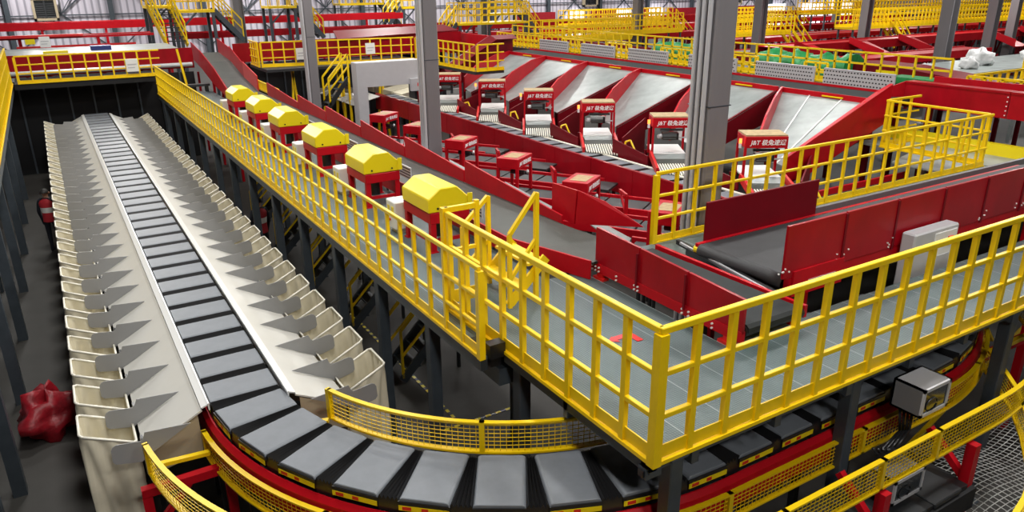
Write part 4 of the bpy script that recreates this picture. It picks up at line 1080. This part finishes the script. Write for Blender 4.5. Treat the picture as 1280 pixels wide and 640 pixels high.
m = MB(); m.bar((9.7, 4.2, -4.62), (13, 4.2, -4.62), .06, .06); m.bar((9.8, 4.3, -4.2), (10.6, 4.5, -4.75), .04, .04); m.build('bar', YEL, hb)

# ------------------------------------------------------------------ right-hand side behind the middle platform

rw = thing('belt_conveyor', 'maroon conveyor with tall bolted side wall at the right behind the yellow rail', 'conveyor', (18, 8, FL))
for i, (a, b) in enumerate(((2.0, 4.0), (4.02, 6.2), (6.22, 8.4), (8.42, 10.85))):
    m = MB(); m.box(18.0, 18.04, a, b, -2.92, -2.36); m.box(17.98, 18.3, a, b, -2.38, -2.33); m.build('side_panel', RED2, rw)
m = MB(); m.box(18.05, 19.2, 2, 10.8, -2.75, -2.68); m.build('belt', BBELT, rw)
m = MB(); m.box(19.2, 19.25, 2, 10.85, -2.92, -2.3); m.build('side_panel', RED, rw)
m = MB()
for y in (3, 5.5, 7.6, 10.2): m.box(18.05, 18.17, y - .06, y + .06, FL, -2.9)
m.build_each('leg', MAROON, rw)
m = MB()
for y in (4.0, 6.2, 8.4):
    for k in range(5): m.rod((17.985, y + .05, -2.85 + k*.1), (18.0, y + .05, -2.85 + k*.1), .014, 6)
m.build_each('bolt', WHITE, rw)
m = MB(); m.plate([(18.04, 10.85, -2.95), (18.04, 10.85, -2.33), (17.5, 11.15, -2.55), (17.0, 11.3, -2.9)], .04); m.build('flared_panel', RED, rw)
m = MB(); m.box(16.6, 17.9, 2.5, 11.0, -3.75, -3.70); m.m = 1; m.box(17.7, 17.9, 2.5, 11.0, -3.70, -3.45)
tag(m.build('side_tray', [GALV, YELB]), 'pale sheet metal tray with yellow edge under the maroon conveyor at right', 'tray')
m = MB(); m.plate([(15.9, 3.0, -3.9), (15.9, 9.6, -3.85), (16.55, 9.6, -3.72), (16.55, 3, -3.72)], .04, (0, 0, 1))
for yy in (4, 9): m.box(16.2, 16.3, yy, yy + .1, FL, -3.85)
tag(m.build('sloping_tray', GALV), 'sloping grey sheet between the middle platform and the maroon conveyor', 'tray')
m = MB()
for yy in (4, 8.5): m.box(21, 21.1, yy, yy + .1, FL, -3.25)
m.plate([(20, 3, -3.2), (20, 9, -3.2), (23, 9, -3.2), (23, 3, -3.2)], .05, (0, 0, 1))
tag(m.build('sheet_metal_chute', GALV), 'flat grey sheet metal surface right of the middle platform', 'chute')
lc = thing('belt_conveyor', 'low dark conveyor with maroon rails seen through the middle platform rail', 'conveyor', (14, 9, FL))
for yy in (8.5, 9.5):
    m = MB(); m.box(12.6, 16.4, yy - .03, yy + .03, -4.35, -4.12); m.build('side_rail', RED, lc)
m = MB(); m.box(12.6, 16.4, 8.53, 9.47, -4.3, -4.25); m.build('belt', BBELT, lc)
m = MB()
for x in (12.8, 14.4, 16.2):
    for yy in (8.5, 9.5): m.box(x - .05, x + .05, yy - .03, yy + .03, FL, -4.35)
m.build_each('leg', MAROON, lc)
m = MB(); m.box(12.9, 16.2, 8.7, 9.3, -5.6, -4.5); m.build('drive_housing', MAROON, lc)
m = MB(); m.rod((12.7, 8.4, -3.95), (16.3, 8.4, -3.95), .04, 8); m.build('handrail', LGREY, lc)
for k, x in enumerate((9.4, 12.2, 15.0)):
    o = thing('platform_post', 'slate post under the middle platform rail, ' + nth(k) + ' from the left', 'post', (x, 7.75, FL), 'posts under the middle platform rail')
    m = MB(); m.box(x - .08, x + .08, 7.68, 7.84, FL, DK - .2); m.build('shaft', STEEL, o)
    m = MB(); m.box(x - .14, x + .14, 7.64, 7.88, FL, FL + .03); m.build('base', STEEL, o)
dm = thing('conveyor_side_wall', 'long dark maroon wall behind the green tarpaulins on the right', 'panel', (23, 16, FL))
m = MB(); m.box(23.0, 23.08, 10, 33, -3.4, -2.72); m.build('panel', MAROON, dm)
m = MB(); m.box(23.08, 24.6, 10, 33, -2.95, -2.9); m.build('belt', BBELT, dm)
m = MB()
for y in range(11, 33, 4): m.box(23.1, 23.2, y, y + .1, FL, -2.9); m.box(24.4, 24.5, y, y + .1, FL, -2.9)
m.build_each('leg', MAROON, dm)
cr = thing('curved_ramp', 'curved maroon conveyor ramp with pale edge at the right behind the green cover', 'ramp', (21.3, 13, -3))
m = MB(); m.sweep([(0, -.06), (1.5, -.06), (1.5, 0), (0, 0)], [((21.3, 16.0, -2.50), (1, 0, 0), (0, 0, 1)), ((21.3, 14.6, -2.40), (1, 0, 0), (0, 0, 1)), ((21.3, 13.2, -2.42), (1, 0, 0), (0, 0, 1)), ((21.3, 11.5, -2.58), (1, 0, 0), (0, 0, 1)), ((21.3, 9.5, -2.85), (1, 0, 0), (0, 0, 1)), ((21.3, 8, -3.05), (1, 0, 0), (0, 0, 1))])
m.build('ramp_sheet', MAROON, cr)
m = MB(); m.sweep([(-.05, -.35), (0, -.35), (0, .03), (-.05, .03)], [((21.3, 14.6, -2.40), (1, 0, 0), (0, 0, 1)), ((21.3, 13.2, -2.42), (1, 0, 0), (0, 0, 1)), ((21.3, 11.5, -2.58), (1, 0, 0), (0, 0, 1)), ((21.3, 9.5, -2.85), (1, 0, 0), (0, 0, 1)), ((21.3, 8, -3.05), (1, 0, 0), (0, 0, 1))]); m.build('side_wall', MAROON, cr)
m = MB(); m.box(21.23, 21.25, 13.2, 13.8, -2.62, -2.52); m.build('warning_strip', YELB, cr)
m = MB()
for y in (8.5, 12, 15.5): m.box(21.9, 22.0, y, y + .1, FL, -3.1 if y < 9 else -2.65)
m.build_each('leg', MAROON, cr)
rail('yellow rail at right running back beside the curved ramp', (20.3, 8.0), (20.3, 10.6), -3.1, .75, .42, 'rails at right behind the maroon conveyor', simple=True, sect=.06)
rail('yellow rail at right crossing in front of the curved ramp', (20.3, 8.0), (26, 8.0), -3.2, .8, .5, 'rails at right behind the maroon conveyor', simple=True, sect=.06)
rail('yellow rail near the right edge above the maroon conveyor', (20.6, 10.6), (24, 10.6), -3.2, .85, .42, 'rails at right behind the maroon conveyor', simple=True, sect=.06)
for k, (x, y, s) in enumerate(((32.2, 16.5, .48), (36, 16.3, .4), (30.5, 16.0, .32), (38.5, 17, .45), (27.0, 15.6, .3))):
    blob('white_sack', CLEAR, 'white plastic sack lying among the red conveyors at right, ' + ['largest one beside the column', 'small one right of the largest', 'small one left of the largest', 'one by the rightmost column', 'one above the curved ramp'][k], 'sack', (x, y, -3.25), s, s, s*.8, 20 + k, 'white sacks on the right')
m = MB(); m.box(26, 42, 15, 18, -3.4, -3.25)
for xx in (27, 33, 41):
    for yy in (15.2, 17.8): m.box(xx, xx + .1, yy - .05, yy + .05, FL, -3.4)
tag(m.build('sack_table', GALV), 'pale sheet metal table carrying the white sacks at right', 'table')
def cage(label, x, y, w, d, h, z):
    o = thing('wire_cage', label, 'cage', (x, y, z), 'wire cages of white sacks')
    m = MB()
    for a, b in ((0, 0), (w, 0), (0, d), (w, d)): m.bar((x+a, y+b, z), (x+a, y+b, z+h), .05, .05)
    for zz in (z + .05, z + h*.66, z + h): m.bar((x, y, zz), (x+w, y, zz), .04, .04); m.bar((x, y+d, zz), (x+w, y+d, zz), .04, .04); m.bar((x, y, zz), (x, y+d, zz), .04, .04)
    m.build('frame', YEL, o)
    m = MB()
    for i in range(16): m.bar((x + w*i/16, y, z), (x + w*i/16, y, z+h), .01, .01); m.bar((x, y + d*i/16, z), (x, y + d*i/16, z+h), .01, .01)
    m.build('wire_mesh', YEL, o)
    return o
cage('wire cage of white sacks at the right edge', 25.2, 9.6, 2.8, 2.0, 1.2, -3.3)
for k in range(8):
    blob('white_sack', CLEAR, 'white sack inside the wire cage at the right edge, ' + nth(k) + ' from the left', 'sack', (25.6 + .65*(k % 4), 10.1 + 1.0*(k//4), -3.30), .27, .38, .58, 40 + k, 'white sacks in the wire cage')
m = MB(); m.box(25.0, 28.4, 9.3, 12, -3.4, -3.3); m.box(25.1, 25.2, 9.4, 9.5, FL, -3.4); m.box(28, 28.1, 9.4, 9.5, FL, -3.4); m.box(28, 28.1, 11.7, 11.8, FL, -3.4); tag(m.build('cage_platform', DARK), 'dark platform carrying the wire cage at the right edge', 'platform')
# ------------------------------------------------------------------ rear and far background
bk = thing('belt_conveyor', 'red sided conveyor with pale belt crossing behind the rear left rail', 'conveyor', (0, 32, FL))
m = MB(); m.box(-4, 4.9, 31.6, 31.66, -2.95, -2.2); m.build('side_panel', RED2, bk)
m = MB(); m.box(-4, 4.6, 31.66, 36.2, -2.34, -2.28); m.build('belt', GALV, bk)
m = MB(); m.rod((-4, 31.4, -2.8), (4.8, 31.4, -2.8), .08, 10); m.build('roller', SILV, bk)
m = MB()
for x in (-3, 0, 3, 4.5): m.box(x, x + .1, 32, 32.1, FL, -2.3); m.box(x, x + .1, 36, 36.1, FL, -2.3)
m.build_each('leg', MAROON, bk)
tag(MB().box(1.6, 2.3, 33.6, 34.2, -2.28, -2.12).build('tote', BLUE), 'dark blue tote lying on the pale rear belt', 'tote')
tag(MB().box(.0, .8, 33.0, 33.4, -2.28, -2.2).build('yellow_panel', YELB), 'yellow panel lying on the pale rear belt', 'panel')
for k, (x, y, z, l) in enumerate(((2.35, 29.35, -2.75, 'white notice fixed to the rear left rail'), (-.05, 37, -2.3, 'white control box on the red bars behind the pale rear belt'), (8.35, 29.7, -2.7, 'white notice on the rear middle rail left of the column'), (11.0, 29.2, -2.6, 'white notice on the rear middle rail right of the column'))):
    m = MB(); m.box(x, x + .38, y - .04, y + .02, z, z + .42); m.m = 1; m.box(x + .05, x + .33, y - .045, y - .04, z + .22, z + .26); m.box(x + .05, x + .27, y - .045, y - .04, z + .12, z + .15)
    tag(m.build('notice_board', [WHITE, LGREY]), l, 'notice')
for k, (y, z, w, x0, x1, l) in enumerate(((38, -1.98, .10, -4, 4.4, 'thin red conveyor with open bars behind the pale rear belt'), (46, -1.85, .36, -6, 20, 'long red conveyor side crossing the whole rear left'), (43.5, -2.45, .3, 6, 24, 'red conveyor in front of the rear wall'))):
    o = thing('belt_conveyor', l, 'conveyor', (x0, y, FL))
    m = MB(); m.box(x0, x1, y, y + .1, z - w/2, z + w/2); m.box(x0, x1, y + 1.2, y + 1.3, z - w/2, z + w/2); m.build('side_panel', RED, o)
    m = MB(); m.box(x0, x1, y + .1, y + 1.2, z - .04, z); m.build('belt', BBELT if k else GALV, o)
    m = MB(); x = x0 + .3
    while x < x1: m.box(x, x + .12, y + .02, y + .12, FL, z); x += 2.9
    m.build_each('leg', RED, o)
    if k == 0:
        m = MB(); m.box(-.9, 3.6, 37.9, 38.0, -2.38, -2.3); m.box(-2, 1.6, 37.7, 38, -1.95, -1.85); m.build_each('cross_bar', BRED, o)
        m = MB(); m.box(-.55, -.2, 37.6, 37.65, -2.2, -2.0); m.build('sign_plate', YELB, o)
o = thing('belt_conveyor', 'red walled conveyor behind the rear middle rail', 'conveyor', (9, 32.5, FL))
m = MB(); m.plate([(6.6, 32.6, -2.94), (6.6, 32.6, -2.2), (16.7, 31.9, -2.05), (16.7, 31.9, -2.94)], .06); m.build('side_panel', RED2, o)
m = MB(); m.plate([(10.8, 31.9, -2.2), (11.2, 33.6, -1.95), (16.6, 33.5, -1.85), (16.6, 31.9, -2.05)], .05); m.build('sloping_sheet', MAROON, o)
m = MB(); m.box(7, 16.6, 32.7, 34.5, -2.62, -2.55); m.build('belt', GALV, o)
m = MB()
for x in (7, 10, 13, 16): m.box(x, x + .12, 33, 33.1, FL, -2.6)
m.build_each('leg', DARK, o)
o = thing('belt_conveyor', 'red walled conveyor end beside the upper belt right of the middle column', 'conveyor', (19, 34, FL))
m = MB(); m.box(16.9, 17.0, 28.5, 36, -3.1, -2.15); m.plate([(17, 34, -3.2), (17, 34, -2.3), (24, 33.5, -2.75), (24, 33.5, -3.4)], .08); m.build('side_panel', RED, o)
m = MB(); m.box(18, 18.1, 34.2, 34.3, FL, -3); m.box(22, 22.1, 34.2, 34.3, FL, -3.2); m.box(17.2, 23.5, 34.2, 36, -3.2, -3.1); m.build('frame', MAROON, o)

def tower(label, x0, x1, y, zp, zb, side, stair=True):
    """access platform with rails, stair running down towards the camera or to the side"""
    o = thing('access_stairs', label, 'stairs', (x0, y, FL), 'yellow access stairs at the back')
    m = MB(); m.box(x0, x1, y, y + 1.6, zp - .12, zp); m.build('landing', YEL, o)
    m = MB()
    for x in (x0 + .08, x1 - .08):
        for yy in (y + .1, y + 1.5): m.box(x - .07, x + .07, yy - .07, yy + .07, FL, zp - .1)
    m.bar((x0 + .1, y + .1, zp - .9), (x0 + .9, y + .1, zp - .12), .08, .08); m.build_each('leg', STEEL, o)
    m = MB()
    for yy in (y + .03, y + 1.57):
        for h in (.4, .75, 1.1): m.bar((x0, yy, zp + h), (x1, yy, zp + h), .05, .05)
        n = max(2, int((x1 - x0) / .45))
        for i in range(n + 1): m.bar((x0 + (x1-x0)*i/n, yy, zp), (x0 + (x1-x0)*i/n, yy, zp + 1.1), .05, .05)
    m.build('guard_rail', YEL, o)
    if stair:
        L = (zp - zb) * .85
        if side == 'front': a, b = (x0, y, zp), (0, -1)
        for w in (0, .9):
            if side == 'front': p, q = (x0 + .05 + w, y, zp), (x0 + .45 + w, y - L, zb)
            elif side == 'right': p, q = (x1, y + .3 + w, zp), (x1 + L, y + .3 + w, zb)
            else: p, q = (x0, y + .3 + w, zp), (x0 - L, y + .3 + w, zb)
            m = MB(); m.bar(p, q, .06, .24); m.build_each('stringer', YEL if side == 'front' else STEEL, o)
            P, Q = Vector(p), Vector(q); up = Vector((0, 0, 1))
            m = MB(); m.bar(P + up*1.0, Q + up*1.0, .06, .06); m.bar(P + up*.55, Q + up*.55, .05, .05)
            for t in (0, .33, .66, 1): m.bar(P.lerp(Q, t), P.lerp(Q, t) + up*1.0, .05, .05)
            m.build('handrail', YEL, o)
        m = MB(); n = 8
        for k in range(1, n + 1):
            t = k / (n + 1)
            if side == 'front': m.box(x0 + .05 + .4*t, x0 + .95 + .4*t, y - L*t - .12, y - L*t + .12, zp + (zb - zp)*t - .02, zp + (zb - zp)*t + .02)
            else:
                s = 1 if side == 'right' else -1; xx = (x1 if s > 0 else x0) + s*L*t
                m.box(xx - .12, xx + .12, y + .3, y + 1.2, zp + (zb - zp)*t - .02, zp + (zb - zp)*t + .02)
        m.build_each('tread', DARK, o)
    return o
tower('steep yellow stairs with landing at the rear left beyond the curved belt', 4.55, 5.8, 40.5, -.85, -2.6, 'front')
tower('yellow railed platform with stair going down right at the rear left', 5.85, 7.6, 40.5, -1.08, -2.6, 'right')
tower('yellow topped stairs just left of the third column at the rear', 10.6, 12.1, 42, -1.02, -2.75, 'right')
tower('mustard stairs and landing right behind the middle column', 20.9, 22.6, 48, -1.4, -2.5, 'left')
tower('large yellow railed platform on dark legs at the top right of the middle column', 20.9, 25.7, 40, -2.15, -3.0, 'left')
tower('mustard cage platform at the far back left of the middle column', 18.0, 21.2, 52, -1.2, -2.8, 'right')
tower('yellow platform above the far rails at top centre', 26, 29, 45.5, -1.9, -3.5, 'right')
def far_platform(label, x0, x1, y, z, h, stair=None, dense=.45):
    o = thing('access_platform', label, 'platform', (x0, y, FL), 'far yellow railed platforms')
    m = MB(); m.box(x0, x1, y, y + 1.4, z - .12, z); m.build('deck', YEL, o)
    m = MB(); x = x0 + .2
    while x < x1: m.box(x, x + .1, y + .1, y + .2, FL, z); m.box(x, x + .1, y + 1.2, y + 1.3, FL, z); x += 3.1
    m.build_each('leg', STEEL, o)
    m = MB()
    for yy in (y, y + 1.4):
        for k in (.36, .68, 1.): m.bar((x0, yy, z + h*k), (x1, yy, z + h*k), .06, .06)
        m.bar((x0, yy, z + .08), (x1, yy, z + .08), .02, .18)
        n = int((x1 - x0) / dense)
        for i in range(n + 1): m.bar((x0 + (x1-x0)*i/n, yy, z), (x0 + (x1-x0)*i/n, yy, z + h), .055, .055)
    m.build('guard_rail', YEL, o)
    if stair:
        m = MB(); L = 1.9
        for w in (.2, 1.2):
            for k in (.05, .55, 1.0): m.bar((stair, y + w - .6, z + k), (stair + L, y + w - .6, z - 1.6 + k), .07, .07 if k > .1 else .2)
            for t in (0, .5, 1): m.bar((stair + L*t, y + w - .6, z - 1.6*t), (stair + L*t, y + w - .6, z - 1.6*t + 1), .06, .06)
        m.build('stair', YEL, o)
    return o
far_platform('yellow railed platform at top right centre with stair going down right', 33.8, 39.8, 32.0, -2.97, 1.05, 39.6)
far_platform('long yellow railed platform below the wall at far right', 46, 84, 32, -2.95, 1.1, 50)
far_platform('second long yellow railed platform behind the first at far right', 52, 100, 40, -2.4, 1.1, None)
far_platform('yellow railed platform left of the big column at the back', 30, 36.5, 38, -3.0, 1.1, None)
far_platform('yellow railed platform above the perforated panels at the back centre', 24, 30.5, 36, -3.1, 1.1, None)
far_platform('far yellow railed platform behind the rails at back centre', 33, 43, 46, -3.0, 1.1, 43)
far_platform('far yellow platform beside the bright dock doors at back right', 52, 60, 48, -3.3, 1.1, 60)
rnd = random.Random(21)
FCV = [(27.0, 33, 95, -3.45, .45, 'red', 'wide red conveyor crossing the right background in front of the far columns'), (29.8, 27, 95, -3.9, .35, 'white', 'red conveyor with pale belt just below the far right platform'),
       (34.2, 36, 100, -3.6, .3, 'red', 'red conveyor right behind the far yellow platform stairs'), (37, 42, 105, -3.8, .35, 'white', 'red conveyor with pale belt at the far right'),
       (43, 28, 105, -3.7, .4, 'red', 'far red conveyor passing behind the second yellow platform'), (50.5, 26, 110, -3.6, .4, 'white', 'far red conveyor with pale belt near the back wall'), (58, 20, 115, -3.4, .5, 'red', 'farthest red conveyor below the wall bracing'), (22.5, 27, 45, -3.75, .4, 'red', 'red conveyor nearest the white sacks at right')]
for y, x0, x1, z, w, kd, l in FCV:
    o = thing('belt_conveyor', l, 'conveyor', (x0, y, FL), 'red conveyors in the far background')
    m = MB(); m.box(x0, x1, y, y + .12, z - w/2, z + w/2); m.box(x0, x1, y + 1.5, y + 1.62, z - w/2, z + w/2); m.build('side_panel', RED, o)
    m = MB(); m.box(x0, x1, y + .12, y + 1.5, z + w*.3, z + w*.36); m.build('belt', GALV if kd == 'white' else RED, o)
    m = MB(); x = x0 + .5
    while x < x1: m.box(x, x + .14, y + .02, y + .14, FL, z); m.box(x, x + .14, y + 1.48, y + 1.6, FL, z); m.bar((x, y, FL + 1), (x + 1.2, y, z - .2), .08, .08); x += 3.4
    m.build_each('leg', MAROON, o)
for k in (0, 1, 2, 4, 5, 6, 7, 8):
    x = 34 + k * 4.6; y = 26.98
    m = MB(); m.plate([(x, y, -3.3), (x + 1.6, y, -3.3), (x + 2.2, y - 1.8, -4.1), (x + .6, y - 1.8, -4.1)], .05); m.plate([(x, y, -3.3), (x + .6, y - 1.8, -4.1), (x + .6, y - 1.8, -3.6), (x, y, -2.95)], .05)
    tag(m.build('sheet_metal_chute', RED), 'small red chute hanging off the wide red conveyor at right, ' + nth(k) + ' from the left', 'chute', 'red chutes of the right background')

for lab, x0, x1, y in (('added black shade sheet under the cross platform at the end of the left sorter', -4, 4.8, 31.3), ('added black shade sheet under the rear middle platform', 7.2, 16.5, 33.2)):  # added black sheets standing in for the shade below the rear platforms
    o = thing('shade_sheet', lab, 'shade_sheet', (x0, y, FL))
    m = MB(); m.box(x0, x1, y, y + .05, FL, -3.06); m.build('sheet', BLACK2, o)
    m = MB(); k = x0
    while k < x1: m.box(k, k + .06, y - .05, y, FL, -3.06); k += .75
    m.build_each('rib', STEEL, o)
yp = thing('guard_post', 'single yellow post standing between the rear left rail and the long belt', 'post', (4.12, 29.0, -3.4))
m = MB(); m.bar((4.15, 29.0, -3.3), (4.0, 29.0, -2.05), .07, .07); m.build('shaft', YEL, yp)
m = MB(); m.box(3.4, 4.9, 28.85, 29.15, -3.36, -3.28); m.box(4.75, 4.85, 28.9, 29.1, FL, -3.36); m.build('bracket', DARK, yp)
al = thing('access_steps', 'small dark steps with yellow handrails going up to the rear middle platform', 'steps', (9.4, 28.3, FL))
for yy in (27.9, 28.6):
    m = MB(); m.bar((8.95, yy, -3.3), (9.75, yy, -2.45), .06, .06); m.bar((8.95, yy, -3.75), (9.75, yy, -2.9), .05, .05); m.bar((9.75, yy, -3.6), (9.75, yy, -2.45), .06, .06); m.bar((8.95, yy, -4.3), (8.95, yy, -3.3), .06, .06); m.build('handrail', YEL, al)
    m = MB(); m.bar((8.85, yy, -4.4), (9.75, yy, -3.3), .06, .16); m.build('stringer', DARK, al)
    m = MB(); m.box(9.7, 9.78, yy - .04, yy + .04, FL, -3.3); m.box(8.9, 8.98, yy - .04, yy + .04, FL, -4.4); m.build_each('leg', YEL, al)
for k in range(4):
    m = MB(); m.box(8.9 + .2*k, 9.12 + .2*k, 27.93, 28.57, -4.25 + .24*k, -4.22 + .24*k); m.build('tread', STEEL, al)
# ------------------------------------------------------------------ building shell
def struct(o): o['kind'] = 'structure'; return o
struct(MB().box(-14, 125, -6, 82, FL - .2, FL).build('floor', FLOORM))
struct(MB().box(-14, 125, 80, 80.3, FL, 7).build('wall_back', WALL))
struct(MB().box(124, 124.3, -6, 80, FL, 7).build('wall_right', WALL))
struct(MB().box(-14.3, -14, -6, 80, FL, 7).build('wall_left', WALL))
m = MB()
for i in range(17):
    x = -10 + i * 8
    m.box(x - .2, x + .2, 79.5, 80, FL, 7)
    for (a, b, c, d) in ((0, -5.6, 8, 1.2), (0, 1.2, 8, -5.6)): m.bar((x + a, 79.85, b), (x + c, 79.85, d), .10, .10)
    m.bar((x, 79.8, -2.3), (x + 8, 79.8, -2.3), .10, .10); m.bar((x + 4, 79.8, -2.2), (x + 4, 79.8, 6), .08, .08)
    m.bar((x + 1.5, 79.8, 1.5), (x + 4, 79.8, -2.2), .07, .07); m.bar((x + 6.5, 79.8, 1.5), (x + 4, 79.8, -2.2), .07, .07)
struct(m.build('trim_1', STEEL))
DOORL = emit('daylight_opening', (.92, .96, 1.), 1.6)
for i, x in enumerate((57, 64.5, 70, 92, 101, 108)):
    w = 2.4 if x < 90 else 5
    struct(MB().box(x, x + w, 79.4, 79.5, FL, -3.2).build('window_%d' % (i + 1), DOORL))
for k, (x, w) in enumerate(((49, 5.5), (60, 4), (67, 2.6), (73, 6), (84, 6), (113, 6))):
    tag(MB().box(x, x + w, 78.9, 79.0, FL, -3.3).build('door_curtain', REDTARP), 'red curtain hanging between bright openings of the back wall, ' + nth(k) + ' from the left', 'curtain', 'red curtains on the back wall')
def fan(label, x, y, z, s):
    o = thing('exhaust_fan', label, 'fan', (x, y, z), 'exhaust fans on the back wall')
    m = MB(); m.box(x - s, x + s, y - .4, y, z - s, z - s + .2); m.box(x - s, x + s, y - .4, y, z + s - .2, z + s); m.box(x - s, x - s + .2, y - .4, y, z - s, z + s); m.box(x + s - .2, x + s, y - .4, y, z - s, z + s); m.build('frame', mat_tan, o)
    m = MB()
    for k in range(8):
        zz = z - s + .3 + k * (2*s - .5) / 8
        m.plate([(x - s + .2, y - .3, zz), (x + s - .2, y - .3, zz), (x + s - .2, y - .1, zz + .2), (x - s + .2, y - .1, zz + .2)], .02)
    m.box(x - .05, x + .05, y - .35, y - .3, z - s, z + s); m.build('louvre', DARK, o)
fan('square exhaust fan on the back wall at the top left', .85, 79.4, -1.75, .95)
fan('square exhaust fan on the back wall at the top centre', 60.0, 79.4, -1.7, 1.1)
fan('square exhaust fan on the back wall right of the big column', 86, 79.4, -1.9, 1.2)

# ------------------------------------------------------------------ lamps, world, camera
def lamp(x, y, z, p, sx=1.2, sy=1.2, col=(1, .98, .95)):
    l = bpy.data.lights.new('high_bay_and_fill_lamp', 'AREA'); l.shape = 'RECTANGLE'; l.size = sx; l.size_y = sy; l.energy = p; l.color = col
    o = bpy.data.objects.new('high_bay_and_fill_lamp', l); C.objects.link(o); o.location = (x, y, z); return o
for x, y, p in LAMPS: lamp(x, y, 4.6, p)
w = bpy.data.worlds.new('hall'); bpy.context.scene.world = w; w.use_nodes = True
w.node_tree.nodes['Background'].inputs[0].default_value = (.85, .9, 1, 1); w.node_tree.nodes['Background'].inputs[1].default_value = AMB
cam = bpy.data.cameras.new('camera'); cam.sensor_width = 36; cam.lens = 928.226 / 1280 * 36; cam.clip_end = 400; cam.clip_start = .1
co = bpy.data.objects.new('camera', cam); C.objects.link(co)
yaw, pit, rol = 0.546061705, 0.351637056, -0.00901877041
f0 = Vector((math.sin(yaw), math.cos(yaw), 0)); u0 = Vector((0, 0, 1)); r0 = Vector((math.cos(yaw), -math.sin(yaw), 0))
f = f0 * math.cos(pit) - u0 * math.sin(pit); u = f0 * math.sin(pit) + u0 * math.cos(pit)
rr = r0 * math.cos(rol) + u * math.sin(rol); uu = u * math.cos(rol) - r0 * math.sin(rol)
co.matrix_world = Matrix(((rr.x, uu.x, -f.x, 0), (rr.y, uu.y, -f.y, 0), (rr.z, uu.z, -f.z, 0), (0, 0, 0, 1)))
bpy.context.scene.camera = co
for o in list(C.objects):
    if o.parent is None: o.location.z += LIFT
vs = bpy.context.scene.view_settings
bpy.context.scene.display_settings.display_device = 'sRGB'
vs.view_transform = 'Standard'; vs.look = 'None'; vs.gamma = 1; vs.use_curve_mapping = False; vs.exposure = EXPO
